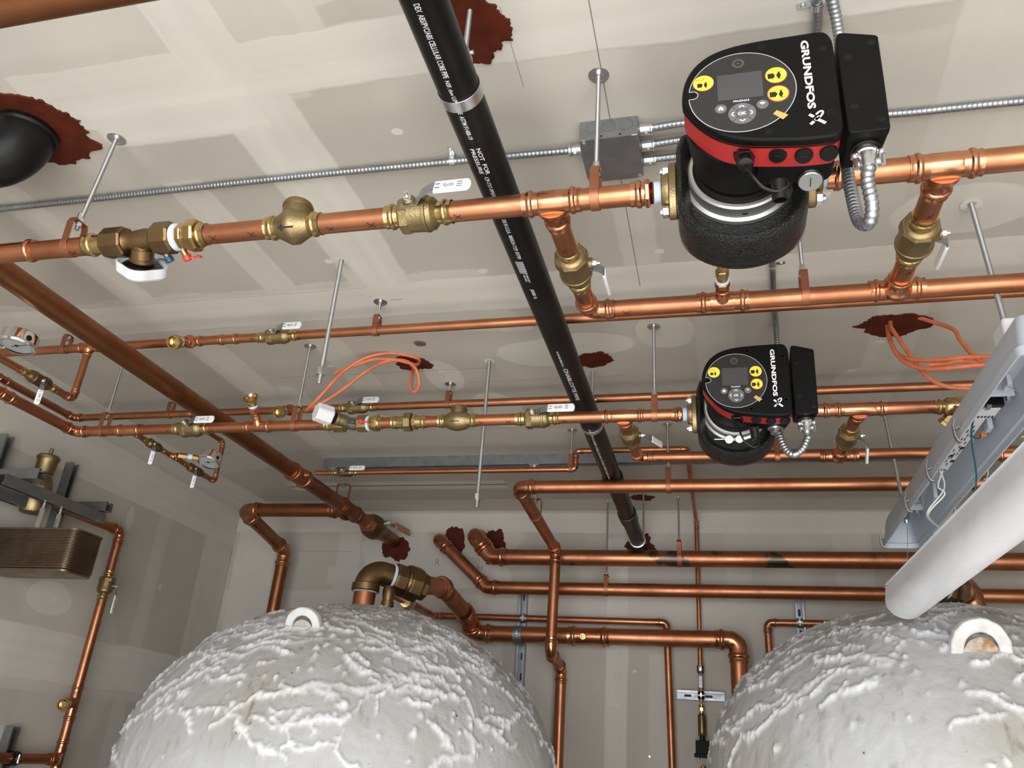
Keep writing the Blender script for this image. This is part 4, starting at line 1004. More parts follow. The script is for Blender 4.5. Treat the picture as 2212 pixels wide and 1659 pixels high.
def pump(C,label,second=False):
    C=V(C); root=thing('circulator_pump',label,'pump',C)
    W=lambda x,y,z: C+V((x,y,z))
    NY=V((0,-1,0))
    # volute casing: D shaped tub, open to the viewer
    out=[]
    for i in range(25):
        t=PI*i/24; out.append((.1085*math.cos(-t),-.062-.088*math.sin(t)))
    out+=[(-.1085,.06),(-.100,.086),(-.07,.098),(.07,.098),(.100,.086),(.1085,.06)]
    cz=-.022
    def lay(y,s,cx=0,k=None):
        return [W(p*s,y,cz+(q-cz)*s) for p,q in out]
    n=len(out)
    circ=lambda y,r:[W(r*math.cos(math.atan2(q-0,p)),y,r*math.sin(math.atan2(q,p))) for p,q in out]
    q=MB(); q.rings([lay(.062,.55),lay(.060,.86),lay(.050,.955),lay(.040,.985),lay(.030,1.0),lay(-.030,1.0),lay(-.044,.985),lay(-.050,.95),lay(-.049,.915),lay(-.040,.86),lay(-.024,.80),lay(-.016,.76),circ(-.012,.086),circ(-.012,.06)])
    q.rings([lay(.0385,1.004),lay(.0345,1.004)],cap0=False,cap1=False)
    q.lathe(W(.005,-.006,-.147),(0,0,-1),[(0,.014),(.004,.013),(.005,.008)],20)
    q.build('volute_casing',IRON,root,sharp=30)
    # cast lettering round the lower rim
    def zb(x):
        x=max(-.108,min(.108,x)); return -.062-.088*math.sqrt(max(0,1-(x/.1085)**2))
    q=MB(); put_text(q,'GRUNDFOS',.015,None,X,Y,0,bold=.0002,fit=.088,mapf=lambda tx,ty: W(-.035+tx,.018-ty,zb(-.035+tx)-.0009)); 
    q.box(W(-.050,.012,zb(-.05)-.0005),(.014,.003,.001)); q.build('cast_lettering',IRON,root)
    # flanges
    for s in (-1,1):
        x0=.1085*s; d=V((s,0,0))
        pl=[]
        for i in range(40):
            t=2*PI*i/40; pl.append((.034*math.cos(t)*(1-.12*abs(math.sin(t))**3),.060*math.sin(t)))
        q=MB(); q.prism(pl,W(x0,0,0),Y,Z,d,.0145)
        q.lathe(W(x0,0,0),d,[(.013,.033),(.018,.033),(.026,.030),(.028,.027)],32)
        f=q.build('flange',CAST,root,bevel=.002)
        for zz in (-.045,.045):
            q=MB(); hexn(q,W(x0,0,zz),d,.0145,.026,.0115,0,6); q.cyl(W(x0,0,zz)+d*.026,W(x0,0,zz)+d*.030,.0065,12); q.build('bolt',ZINC,f)
        q=MB(); pr=[(.027+.0012*i,.0205 if i%2 else .0190) for i in range(12)]; q.lathe(W(x0,0,0),d,pr,26); q.build('thread_seal',TEFLON,f)
    # stainless clamp ring
    q=MB(); q.lathe(W(0,-.010,0),NY,[(0,.094),(.004,.096),(.010,.094),(.013,.088),(.036,.088),(.039,.085),(.040,.078)],56); rg=q.build('clamp_ring',BRUSH,root)
    q=MB(); q.box(W(.004,-.034,-.0885),(.009,.004,.0015)); q.build('slot',MARK,rg)
    if second:
        q=MB(); q.cyl(W(-.062,-.045,-.098),W(.012,-.045,-.098),.003,12); q.cyl(W(-.022,-.045,-.098),W(-.022,-.056,-.104),.011,16); q.cyl(W(.006,-.045,-.098),W(.006,-.056,-.104),.010,16); q.build('clamp_bolt',STEEL,root)
    # motor housing
    q=MB(); q.lathe(W(0,-.044,0),NY,[(0,.078),(.006,.080),(.010,.080),(.012,.072),(.014,.070),(.022,.073)],56); q.lathe(W(0,-.058,0),NY,[(0,.070),(.008,.073),(.014,.073),(.017,.078),(.045,.080),(.06,.083),(.104,.0855)],56); 
    bx=[(p,z) for p,z in HEADS if p>.012]; bx=[(max(p,.02),z) for p,z in bx]
    q.prism([(.02+(p-.02)*.965,z*.965) for p,z in bx],W(0,-.162,0),X,Z,Y,.045)
    q.build('motor_housing',BLKPL,root,bevel=.004)
    # red collar
    q=MB(); q.prism([(p*.985+.0007,z*.985) for p,z in HEADS],W(0,-.2065,0),X,Z,Y,.0455); rc_=q.build('red_collar',REDPL,root)
    # control cover
    q=MB(); q.prism(HEADS,W(0,-.2225,0),X,Z,Y,.0165,0,1.0); q2=q.build('control_cover',BLKPL,root,bevel=.0048,bseg=4); cover=q2
    q=MB(); q.prism([(p*.997,z*.997) for p,z in HEADS],W(0,-.2062,0),X,Z,Y,.002,0,1.0); q.build('gasket',BLKSM,root)
    F=-.2225
    for sx,sz in ((.034,.0871),(.1224,.0664),(.1226,-.0608),(.0349,-.0840),(-.0728,.0034)):
        q=MB(); q.lathe(W(sx,F+.0004,sz),NY,[(0,.0056),(.0006,.0056),(.0006,.0042),(-.0001,.0040),(.0004,.0030),(.0004,.0009)],20); q.build('screw',BLKSM,cover)
    # GRUNDFOS lettering and emblem, reading downwards
    q=MB(); put_text(q,'GRUNDFOS',.0150,W(.0922,F-.0003,.0885),-Z,X,0,bold=.00052,th=.0002,fit=.1385)
    def ribx(pts,w):
        for i in range(len(pts)-1):
            p,r_=V((*pts[i],0)),V((*pts[i+1],0)); d=(r_-p).normalized(); nn=V((-d.y,d.x,0))*w/2; b=len(q.v)
            for z_ in (p-nn,p+nn,r_+nn,r_-nn): q.v.append(W(z_.x,F-.0006,z_.y))
            q.face((b,b+1,b+2,b+3),0)
    # emblem: crossed strokes with a looped arm
    ribx([(.0925,-.0605),(.0985,-.0660)],.0046); ribx([(.1005,-.0690),(.1135,-.0800)],.0050)
    ribx([(.0928,-.0795),(.0980,-.0745)],.0044); ribx([(.0995,-.0728),(.1050,-.0672)],.0046)
    ribx([(.1050,-.0672),(.1060,-.0662)],.0046)
    ribx([(.1018,-.0620),(.1060,-.0578),(.1098,-.0558),(.1118,-.0575),(.1112,-.0610),(.1085,-.0655),(.1045,-.0692)],.0030)
    q.build('lettering',WHT,cover)
    # control panel disc
    q=MB(); poly=[]
    R=.0790
    for i in range(96):
        t=2*PI*i/96; p=R*math.cos(t);z=R*math.sin(t)
        if abs(math.degrees(t)-180)<4.6: continue
        poly.append((t,p,z))
    hole=[(-.0728+.0078*math.cos(t),.0034-.0+.0078*math.sin(t)) for t in [math.radians(a) for a in range(-150,151,20)]]
    up_=[(p,z) for t,p,z in poly if t<PI]; lo_=[(p,z) for t,p,z in poly if t>PI]
    notch=[(-.0728-.006,.0034+.0075),(-.0728,.0034+.0078)]+[(-.0728+.0078*math.sin(t),.0034+.0078*math.cos(t)) for t in [PI*k/10 for k in range(1,10)]]+[(-.0728,.0034-.0078),(-.0728-.006,.0034-.0075)]
    outl=up_+notch+lo_
    q.prism(outl,W(0,F-.0004,0),X,Z,Y,.0004,0)
    q.strip([W(p,F-.0005,z) for p,z in outl],.0004,Y,.0013,1,closed=True)
    pan=q.build('control_panel',[PANEL,RINGGREY],cover)
    PF=F-.0006
    def disc(mb,x,z,r,m=0,th=.0006,y=PF,n=36,ri=0):
        if ri: mb.lathe(W(x,y+.0002,z),NY,[(0,r),(th,r),(th,ri),(0,ri)],n,m,cap0=False,cap1=False)
        else: mb.lathe(W(x,y+.0002,z),NY,[(0,r),(th,r*.995)],n,m)
    q=MB(); q.box(W(-.0022,PF,.0115),(.067,.0008,.0515)); q.build('display',SCREEN,pan)
    q=MB(); disc(q,-.0025,.0578,.0094,ri=.0056); disc(q,-.0025,.0578,.0020); q.build('status_eye',DIMRING,pan)
    q=MB(); put_text(q,'MAGNA3',.0058,W(-.0135,PF-.0002,-.0208),X,Z,0,bold=.00005,fit=.0235); q.build('lettering',WHT,pan)
    # navigation pad
    q=MB(); disc(q,-.0015,-.0437,.0203,0)
    for an in (45,135,225,315):
        t=math.radians(an); d=V((math.cos(t),0,math.sin(t))); q.box(W(-.0015,PF-.0006,-.0437)+d*.0145,(.0105,.0004,.0004),2,(d,Y,d.cross(Y)))
    q.strip([W(-.0015+.0088*math.cos(2*PI*k/30),PF-.0006,-.0437+.0088*math.sin(2*PI*k/30)) for k in range(30)],.0003,Y,.0005,2,closed=True)
    put_text(q,'OK',.0078,W(-.0076,PF-.0005,-.0466),X,Z,1,bold=.00022,fit=.0122)
    for dx,dz in ((1,0),(-1,0),(0,1),(0,-1)):
        c=V((-.0015+dx*.0142,0,-.0437+dz*.0142)); s_=.0032
        tp_=(c.x+dx*s_*.5,c.z+dz*s_*.5); A_=(c.x-dx*s_*.5+dz*s_,c.z-dz*s_*.5+dx*s_); B_=(c.x-dx*s_*.5-dz*s_,c.z-dz*s_*.5-dx*s_)
        for e_ in (A_,B_):
            p=V((*tp_,0)); r_=V((*e_,0)); d=(r_-p).normalized(); d3=V((d.x,0,d.y)); m_=(p+r_)/2
            q.box(W(m_.x,PF-.0006,m_.y),((r_-p).length+.0014,.0004,.0017),1,(d3,Y,d3.cross(Y)))
    q.build('navigation_pad',[KEYGREY,WHT,MARK],pan)
    q=MB(); disc(q,-.0320,-.0303,.0088); hx,hz=-.0320,-.0303
    q.prism([(-.0046,0),(0,.0042),(.0046,0),(.0034,0),(.0034,-.0036),(.0008,-.0036),(.0008,-.0012),(-.0010,-.0012),(-.0010,-.0036),(-.0034,-.0036),(-.0034,0)],W(hx,PF-.0009,hz),X,Z,Y,.0004,1); q.build('home_button',[KEYGREY,WHT],pan)
    q=MB(); disc(q,.0288,-.0305,.0088); hx,hz=.0288,-.0323
    for r_ in (.0018,.0036,.0054):
        q.strip([W(hx+r_*math.sin(t),PF-.0007,hz+r_*math.cos(t)) for t in [math.radians(a_) for a_ in range(-45,46,15)]],.0004,Y,.0010,1)
    q.build('wireless_button',[KEYGREY,WHT],pan)
    # three warning stickers
    for k,(sx,sz,rim) in enumerate(((-.0562,.0263,1),(.0517,.0245,1),(.0524,-.0128,2))):
        q=MB(); r_=.0160; disc(q,sx,sz,r_,1,.0003); disc(q,sx,sz,r_*(.965 if rim==1 else .90),0,.0005)
        yy=PF-.0006; g=1.0 if k else .78; ox,oz=(-.0004,-.0015) if k else (.0,-.0045)
        def pr_(poly): q.prism([(p*g,z*g) for p,z in poly],W(sx+ox,yy,sz+oz),X,Z,Y,.0003,2)
        tl=.0 if k<2 else .0014
        pr_([(-.0120,.0048),(-.0032,.0052),(-.0032,.0035),(-.0018,.0030),(-.0022+tl,.001),(-.0014,-.0012),(-.0026,-.003),(-.0034,-.0036),(-.0034,-.0052),(-.0120,-.0052)])
        pr_([(.0012+tl,.0028),(.0024,.0036),(.0034,.0066),(.0062,.0066),(.0060,.0042),(.0076,.0),(.0066,-.0028),(.0058,-.0034),(.0060,-.0064),(.0034,-.0064),(.0026,-.0038),(.0012,-.0034),(.0016,-.001),(.0008,.0004)])
        pr_([(.0012,.0074),(.0090,.0074),(.0090,.0071),(.0012,.0071)]); pr_([(.0012,-.0074),(.0090,-.0074),(.0090,-.0071),(.0012,-.0071)])
        if k==0:
            put_text(q,'8Nm!',.0044,W(sx-.0118,yy-.0002,sz+.0044),X,Z,1,fit=.0105); pr_([(.0006,.0078),(.0010,.0078),(.0010,.0180),(.0006,.0180)]); pr_([(.0003,.0145),(.0013,.0145),(.0013,.0180),(.0003,.0180)])
        elif k==1: q.strip([W(sx-.0070,yy,sz+.0098),W(sx-.0052,yy,sz+.0080),W(sx-.0012,yy,sz+.0118)],.0003,Y,.0005,1)
        else:
            q.strip([W(sx-.0120,yy,sz+.0085),W(sx-.0060,yy,sz+.0046)],.0003,Y,.0004,1); q.strip([W(sx+.0060,yy,sz-.0068),W(sx+.0100,yy,sz-.0104)],.0003,Y,.0004,1)
        q.build('sticker',[YEL,SRED,SBLK],pan)
    q=MB(); q.prism([(.0480,-.0458),(.0637,-.0571),(.0555,-.0646),(.0423,-.0520)],W(0,PF-.0008,0),X,Z,Y,.0004); tp_=q.build('tape',TAPE,cover); tp_['label']='small orange tape piece'
    # terminal box on the right
    TB=[(.1437,.086),(.1450,.094),(.1490,.0994),(.160,.0975),(.185,.0900),(.1999,.0854),(.2030,.0820),(.2034,.0812),(.2020,.0),(.1996,-.0949),(.1978,-.0987),(.1700,-.0992),(.1490,-.0992),(.1445,-.0975),(.1430,-.0930),(.1432,0)]
    q=MB(); q.prism(TB,W(0,-.2185,0),X,Z,Y,.014)
    q.prism([(p*.995+.0008,z*.99) for p,z in TB],W(0,-.2045,0),X,Z,Y,.078,0,.90,(.150,.0))
    tb=q.build('terminal_box',BLKPL,root,bevel=.0035,bseg=3)
    for sx,sz in ((.1926,.0703),(.1575,.0461),(.1561,-.0506),(.1896,-.0806)):
        q=MB(); q.lathe(W(sx,-.2182,sz),NY,[(0,.0056),(.0006,.0056),(.0006,.0042),(-.0001,.0040),(.0004,.0030),(.0004,.0009)],20); q.build('screw',BLKSM,tb)
    q=MB(); q.lathe(W(.172,-.178,-.094),(0,0,-1),[(0,.021),(.006,.021),(.008,.018),(.008,.010)],30); q.build('cable_entry',BLKSM,tb)
    # three cable plugs, one grey blank, gland
    for i,sx in enumerate((.0475,.0840,.1190)):
        zz=-.100+(.006 if i==0 else 0)
        q=MB(); q.lathe(W(sx,-.180,zz+.02),V((0,-.32,-.95)),[(0,.0125),(.028,.0122)],28); pg=q.build('cable_port',REDPL,root)
        q=MB(); o=W(sx,-.180,zz+.02)+V((0,-.32,-.95)).normalized()*.028; q.lathe(o,V((0,-.32,-.95)),[(-.001,.0130),(.002,.0132),(.004,.0120)],28); q.box(o+V((0,-.32,-.95)).normalized()*.0042,(.010,.0014,.0006),1,(V((1,.3,0)).normalized(),Y,Z)); q.build('plug',[BLKSM,MARK],pg)
    if not second:
        q=MB(); q.lathe(W(.098,-.126,-.095),V((0,-.25,-.97)),[(0,.020),(.012,.020),(.014,.018)],30); q.build('blank_seat',BLKSM,root)
        q=MB(); o=W(.098,-.126,-.095)+V((0,-.25,-.97)).normalized()*.013; q.lathe(o,V((0,-.25,-.97)),[(0,.0178),(.003,.0178),(.004,.0165)],34); q.box(o+V((0,-.25,-.97)).normalized()*.0041,(.0016,.016,.0006),1,(X,V((0,.97,-.25)),Z)); q.build('blank_plug',[ZINC,MARK],root)
    gdv=V((.02,-.36,-.93)).normalized(); o=W(-.001,-.182,-.080)
    q=MB(); q.lathe(o,gdv,[(0,.0155),(.010,.0155)],24); hexn(q,o,gdv,.010,.028,.0150,0,6); q.lathe(o,gdv,[(.028,.0125),(.036,.0135),(.044,.0115),(.046,.006)],24); gl_=q.build('cable_gland',BLKSM,root)
    e=o+gdv*.044
    if not second: cp=[e,e+V((.006,-.006,-.022)),e+V((.022,.004,-.040)),e+V((.042,.010,-.046)),e+V((.057,.010,-.038)),e+V((.056,.012,-.026)),e+V((.044,.012,-.028)),e+V((.042,.018,-.040))]
    else: cp=[e,e+V((.004,-.004,-.020)),e+V((.014,.0,-.044)),e+V((.034,.006,-.058)),e+V((.050,.008,-.050)),e+V((.046,.010,-.034)),e+V((.032,.010,-.038))]
    q=MB(); q.tube(smooth(cp,8),.0026,10); q.build('sensor_cable',BLKSM,root)
    ee=cp[-1]+V((.0,-.0,.004)) if not second else cp[-1]
    dirp=V((.03,.25,-.95)) if not second else V((-.1,-.55,.6))
    q=MB(); o=(cp[-2]+cp[-1])/2+V((.003,0,.010)); q.lathe(o,dirp,[(0,.0118),(.030,.0118),(.030,.0090),(.002,.0090),(0,.0095)],26,cap0=False,cap1=False); q.lathe(o+dirp.normalized()*.02,dirp,[(0,.009),(.001,.009)],20); q.build('cable_end',BLKSM,root)
    return root
pump(pumpA,'large black and red circulator pump with round display, nearest the viewer')
pump(pumpB,'black and red circulator pump with round display, farther back and smaller in the photo',True)

# ================================================================== electrical
rC=.0082
yC=1.378
zc_=2.838
boxx0,boxx1,by0,by1,bz=-.252,-.128,1.318,1.452,2.797
root=thing('junction_box','grey steel junction box screwed to the ceiling above the front pipe','electrical box',V((-.19,1.385,H)))
q=MB(); q.box(((boxx0+boxx1)/2,(by0+by1)/2,(bz+H)/2),(boxx1-boxx0,by1-by0,H-bz)); q.build('box_body',GALV,root,bevel=.0015)
q=MB(); cpoly=[(boxx0+.016,by0-.002),(boxx1-.014,by0-.002),(boxx1+.001,by0+.014),(boxx1+.001,by1-.014),(boxx1-.014,by1+.002),(boxx0+.016,by1+.002),(boxx0-.001,by1-.014),(boxx0-.001,by0+.016)]
q.prism(cpoly,(0,0,bz),X,Y,-Z,.002); q.build('cover_plate',GREYST,root)
for sx,sy in ((boxx0+.009,by0+.007),(boxx1-.008,by1-.006)):
    q=MB(); q.lathe((sx,sy,bz-.0005),-Z,[(0,.0048),(.002,.0042),(.003,.002)],14); q.build('screw',ZINC,root)
q=MB()
for i,kx in enumerate((-.226,-.190,-.153)):
    c=V((kx,by0-.0006,2.829))
    q.strip([c+V((.0145*math.cos(t),0,.0145*math.sin(t))) for t in [2*PI*k/30 for k in range(30)]],.0006,Y,.0006,0,closed=True)
    if i==0: q.strip([c+V((.0108*math.cos(t),0,.0108*math.sin(t))) for t in [2*PI*k/26 for k in range(26)]],.0006,Y,.0005,0,closed=True)
q.build('knockouts',GREYST,root)
for sx in (-.205,-.165):
    q=MB(); q.lathe((sx,by0-.0002,2.804),(0,-1,0),[(0,.0026),(.0003,.0026)],12); q.build('hole',MARK,root)
flex_conduit('grey flexible steel conduit along the ceiling left of the junction box',[V((XL+.003,yC-.012,zc_)),V((-1.662,1.370,zc_)),V((-.95,1.374,zc_)),V((boxx0-.030,1.378,2.828))],rC,ends=(),straps=[at(977,343,z=2.836)],pitch=.0092)
q0_=boxx0-.030
cn=thing('conduit_connector','steel conduit connector on the left side of the junction box','connector',(boxx0,1.378,2.828)); q=MB(); q.lathe((boxx0,1.378,2.828),-X,[(0,.0125),(.010,.0125),(.011,.0115),(.026,.0115),(.028,.0135),(.033,.0135),(.033,.009)],24); q.cyl((boxx0-.018,1.372,2.817),(boxx0-.018,1.368,2.811),.003,8); q.build('sleeve',ZINC,cn)
for i,(yy,lb) in enumerate(((1.336,'topmost of three'),(1.386,'middle one of three'),(1.434,'lowest of three'))):
    cn=thing('conduit_connector','steel conduit connector on the right side of the junction box, '+lb,'connector',(boxx1,yy,2.826)); q=MB(); q.lathe((boxx1,yy,2.826),X,[(0,.0125),(.003,.0135),(.004,.0120),(.024,.0120),(.026,.0135),(.029,.0135),(.029,.009)],24); q.cyl((boxx1+.016,yy,2.815),(boxx1+.016,yy,2.810),.003,8); q.build('sleeve',ZINC,cn)
flex_conduit('grey flexible steel conduit running behind the front pump to the right edge',[V((boxx1+.028,1.336,2.827)),V((.02,1.345,2.836)),V((.35,1.385,zc_)),V((.562,1.391,zc_)),V((1.1,1.40,zc_)),V((XR-.003,1.41,zc_))],rC,pitch=.0092)
flex_conduit('grey flexible steel conduit turning behind the front pump and running back to the farther pump',[V((boxx1+.028,1.386,2.827)),V((.02,1.392,2.836)),V((.10,1.42,zc_)),V((.150,1.52,zc_)),V((.166,1.75,zc_)),V((.17,1.878,zc_)),V((.185,2.10,zc_)),V((.198,2.25,2.825)),V((.205,2.36,2.72)),V((.205,2.30,2.60))],rC,straps=[at(1672,578,z=2.836)],pitch=.0092)
flex_conduit('grey flexible steel conduit strapped to the ceiling at the top edge above the front pump',[V((boxx1+.028,1.434,2.827)),V((.04,1.436,2.834)),V((.15,1.40,zc_)),V((.205,1.28,zc_)),V((.214,1.14,zc_)),V((.207,1.06,zc_)),V((.20,.85,zc_))],rC,straps=[at(1766,14,z=2.836)],pitch=.0092)
eA=V((pumpA.x+.172,pumpA.y-.178,pumpA.z-.104))
flex_conduit('loop of flexible steel conduit hanging under the front pump from its side box',[eA-Z*.012,eA-Z*.03,at(1874,390,y=1.02),at(1884,445,y=1.035),at(1877,482,y=1.055),at(1856,478,y=1.08),at(1842,430,y=1.10),at(1830,360,y=1.115),at(1822,230,y=1.12),at(1814,90,y=1.115),at(1798,0,y=1.09),at(1780,-70,y=1.05)],.0098,pitch=.0085)
def conn(label,P,d):
    root=thing('conduit_connector',label,'connector',P); d=V(d).normalized(); q=MB()
    q.lathe(P,d,[(-.004,.0150),(.002,.0165),(.006,.0165),(.008,.0140),(.022,.0125),(.032,.0125),(.032,.0102)],24,cap1=False)
    s_=V((1,-.15,0)).normalized()
    for k in (-1,1):
        c=V(P)+d*.022+s_*k*.018; q.cyl(c-s_*k*.008,c+s_*k*.002,.0055,12); q.cyl(c+V((0,-.006,.010)),c+V((0,-.010,-.014)),.0034,10); q.lathe(c+V((0,-.006,.010)),V((0,-.2,1)),[(-.002,.0055),(.001,.006),(.004,.0055)],12)
    q.build('clamp',ZINC,root)
conn('die cast conduit connector with two screws under the front pump side box',eA+Z*.002,-Z)
eB=V((pumpB.x+.172,pumpB.y-.178,pumpB.z-.104))
conn('die cast conduit connector with two screws under the farther pump side box',eB+Z*.002,-Z)
eB2=V((pumpB.x+.098,pumpB.y-.126,pumpB.z-.100))
lp_=[eB-Z*.012,eB-Z*.03]+[at(u,v,y=y) for u,v,y in ((1748,938,2.075),(1735,968,2.085),(1716,982,2.09),(1700,974,2.095),(1688,952,2.10),(1683,936,2.105))]+[eB2-Z*.006]
flex_conduit('loop of flexible steel conduit hanging under the farther pump',lp_,.0098,pitch=.0085)
cn=thing('conduit_connector','flat steel conduit connector on the underside of the farther pump','connector',eB2); q=MB(); q.lathe(eB2,-Z,[(-.006,.02),(.0,.0205),(.003,.0205),(.004,.0135),(.018,.0128),(.018,.0102)],28); q.build('sleeve',ZINC,cn)

# ================================================================== hangers
def H_(label,P,ax,r,zc=H,**k): return hanger(label,P,ax,r,zc,**k)
H_('copper strap hanger with long rod holding the front pipe at the left',a(152),X,rA,w=.017,h=.066,xy=at(252,299,z=H)[:2])
H_('copper strap hanger with rod crossing the junction box, holding the front pipe',a(1286),X,rA,w=.017,h=.060)
H_('copper strap hanger on the bypass pipe under the front pump',bb(1739),X,rB,w=.017,h=.058)
H_('short copper strap hanger on the thin ceiling pipe left of the black plastic pipe',p2(812),X,rT,w=.017,h=.050)
H_('copper strap hanger on the thin ceiling pipe beside the left gauge',p2(140),X,rT,w=.017,h=.050,collar=False)
H_('copper strap hanger with rod passing the wide brown main at the left',q4(222),X,rP,w=.017,h=.066)
H_('copper strap hanger with rod beside the white handwheel',q4(637),X,rP,w=.017,h=.064)
H_('copper strap hanger with long rod left of the farther pump',q4(1414),X,rP,w=.017,h=.060)
H_('copper strap hanger on the second ceiling pipe next to the wide brown main',p5(366),X,rT,w=.017,h=.050,collar=False)
H_('short copper strap hanger on the second ceiling pipe above the check valve',p5(968),X,rT,w=.017,h=.050)
H_('copper strap hanger behind the farther pump',dl(1679),X,rP,w=.017,h=.06)
H_('copper strap hanger on the wide pipe crossing below the black plastic pipe',b6(1444),X,rK,w=.019,h=.070)
H_('copper strap hanger on the slim pipe where it jogs up',on(V((-1.6,yST,zS)),V((-.3,yST,zS)),u=1233),X,rS,w=.019,h=.062)
H_('copper strap hanger on the wide stained pipe along the back wall',on(H0,H1,u=1468),X,rH,w=.022,h=.085)
H_('copper strap hanger on the lower back wall pipe',on(R0_,R1_,u=1310),X,rR,w=.020,h=.070)
H_('copper strap hanger from the steel channel holding the wide brown main',M(at(735,1075,x=mx).y+.02),Y,rM,zc=2.805,w=.017,h=.105,collar=False)
H_('copper strap hanger from the steel channel holding the pipe that turns back to the wall',kc.lerp(ktop,.40),(ktop-kc),rK,zc=2.805,w=.017,h=.075,collar=False)
# galvanized clevis straps on the black plastic pipe
def abs_hanger(label,v,lean=.0,dz=0):
    P=on(Ab0,Ab1,v=v); root=thing('pipe_hanger',label,'hanger',V((P.x+lean,P.y,H)))
    side=Z.cross(Ad).normalized(); path=[]
    for i in range(29):
        an=math.radians(62)+ (PI*2-math.radians(124-0))*i/28 + PI/2 - math.radians(0)
        an=math.radians(90+28)+math.radians(304)*i/28
        path.append(P+side*(rW+.0018)*math.cos(an)+Z*(rW+.0018)*math.sin(an))
    tp=P+Z*(rW+.052)
    path=[tp+side*-.010]+path+[tp+side*.010]
    q=MB(); q.strip(path,.024,Ad,.002); q.build('strap',ZINC,root,bevel=.0004)
    q=MB(); q.cyl(P+Z*(rW+.03),V((P.x+lean,P.y,H)),.0052,14); q.build('threaded_rod',ROD,root)
    q=MB(); hexn(q,tp,Z,-.008,.002,.0095); q.cyl(tp-side*.016,tp+side*.016,.004,10); q.build('bolt',ZINC,root)
    return root
abs_hanger('galvanized strap hanger on the black plastic pipe near the top of the photo',196)
abs_hanger('galvanized strap hanger on the black plastic pipe just below the second pump line',915)
P=Abs(3.98); root=thing('threaded_rod','steel rod beside the far end of the black plastic pipe','rod',V((P.x+.045,P.y,H))); q=MB(); q.cyl(V((P.x+.045,P.y,H)),V((P.x+.045,P.y,2.62)),.005,12); q.build('rod',ROD,root)
# free hanging rods
def free_rod(label,top,bot,couple=True):
    root=thing('threaded_rod',label,'rod',top); top=V(top);bot=V(bot); d=(bot-top).normalized(); L=(bot-top).length
    q=MB(); q.cyl(top,bot,.0062,14,bev=.0008); q.build('rod',ROD,root)
    if couple:
        q=MB(); hexn(q,bot,-d,.028,.048,.0115); q.lathe(bot,-d,[(.024,.012),(.028,.012)],18); q.build('nut',ZINC,root)
    q=MB(); q.lathe(top,-Z,[(0,.017),(.002,.019),(.002,.013),(.0005,.013),(.0005,.007)],24,cap0=False,cap1=False); q.build('ceiling_collar',RIM,root)
tq=at(738,561,z=H); free_rod('long free hanging rod with end nut, between the front pipe and orange cable',tq,V((tq.x,tq.y,at(684,829,y=tq.y).z)))
tq=V((at(1045,919,y=2.42).x,2.42,H)); free_rod('free hanging rod with end nut in front of the steel channel',tq,V((tq.x,tq.y,at(1029,1097,y=2.42).z)))

# ================================================================== steel channel on the ceiling and wall channels
def channel(mb,p0,p1,openv,w=.0413,h=.0413,t=.0026,lip=.0095,m=0):
    p0=V(p0);p1=V(p1);d=(p1-p0).normalized();o=V(openv).normalized();s=d.cross(o).normalized()
    # section in (s,o): web at o=0 (back), legs forward, lips turned in
    hw=w/2
    sec=[(-hw,0),(hw,0),(hw,h),(hw-lip,h),(hw-lip,h-.007),(hw-lip+t,h-.007),(hw-lip+t,h-t),(hw-t,h-t),(hw-t,t),(-hw+t,t),(-hw+t,h-t),(-hw+lip-t,h-t),(-hw+lip-t,h-.007),(-hw+lip,h-.007),(-hw+lip,h),(-hw,h)]
    mb.prism(sec,p0,s,o,d,(p1-p0).length,m)
s0=at(702,990,z=H)
root=thing('strut_channel','long grey steel channel fixed under the ceiling above the slim pipe','channel',V((s0.x,3.38,H)))
q=MB(); channel(q,V((s0.x,3.385,H)),V((XR-.003,3.385,H)),-Z,h=.048); q.build('channel',GALV,root)
for ux in (at(718,1010,z=2.80).x,at(1153,1003,z=2.80).x):
    q=MB(); q.box((ux,3.385,2.799),(.045,.044,.005)); hexn(q,V((ux,3.385,2.7965)),-Z,0,.010,.010); q.build('channel_nut',ZINC,root)
def wall_strut(label,p0,p1,openv,slots=None,wpx=.0413):
    root=thing('strut_channel',label,'channel',p0); q=MB(); channel(q,p0,p1,openv); q.build('channel',GALV,root)
    p0=V(p0);p1=V(p1);d=(p1-p0).normalized();L=(p1-p0).length;o=V(openv).normalized();s=d.cross(o).normalized()
    k=.05
    while k<L-.02:
        poly=[(.012+.006*math.cos(t),.006*math.sin(t)) for t in [PI*i/8-PI/2 for i in range(9)]]+[(-.012+.006*math.cos(t),.006*math.sin(t)) for t in [PI*i/8+PI/2 for i in range(9)]]
        q=MB(); q.prism(poly,p0+d*k+o*.0024,d,s,o,.0008); q.build('slot',slots or MARK,root); k+=.10
    return root
cA=at(1133,1290,y=YB); 
wall_strut('vertical steel wall channel behind the left tank pipes, with two pipe clamps',(cA.x,YB,2.42),(cA.x+.012,YB,1.62),-Y)
cB=at(1725,1306,y=YB)
wall_strut('vertical steel wall channel behind the right tank',(cB.x,YB,cB.z+.01),(cB.x,YB,1.9),-Y)
cC=at(1514,1504,y=YB)
wall_strut('short horizontal steel rail on the back wall between the tanks',(cC.x-.112,YB,cC.z),(cC.x+.112,YB,cC.z),-Y)
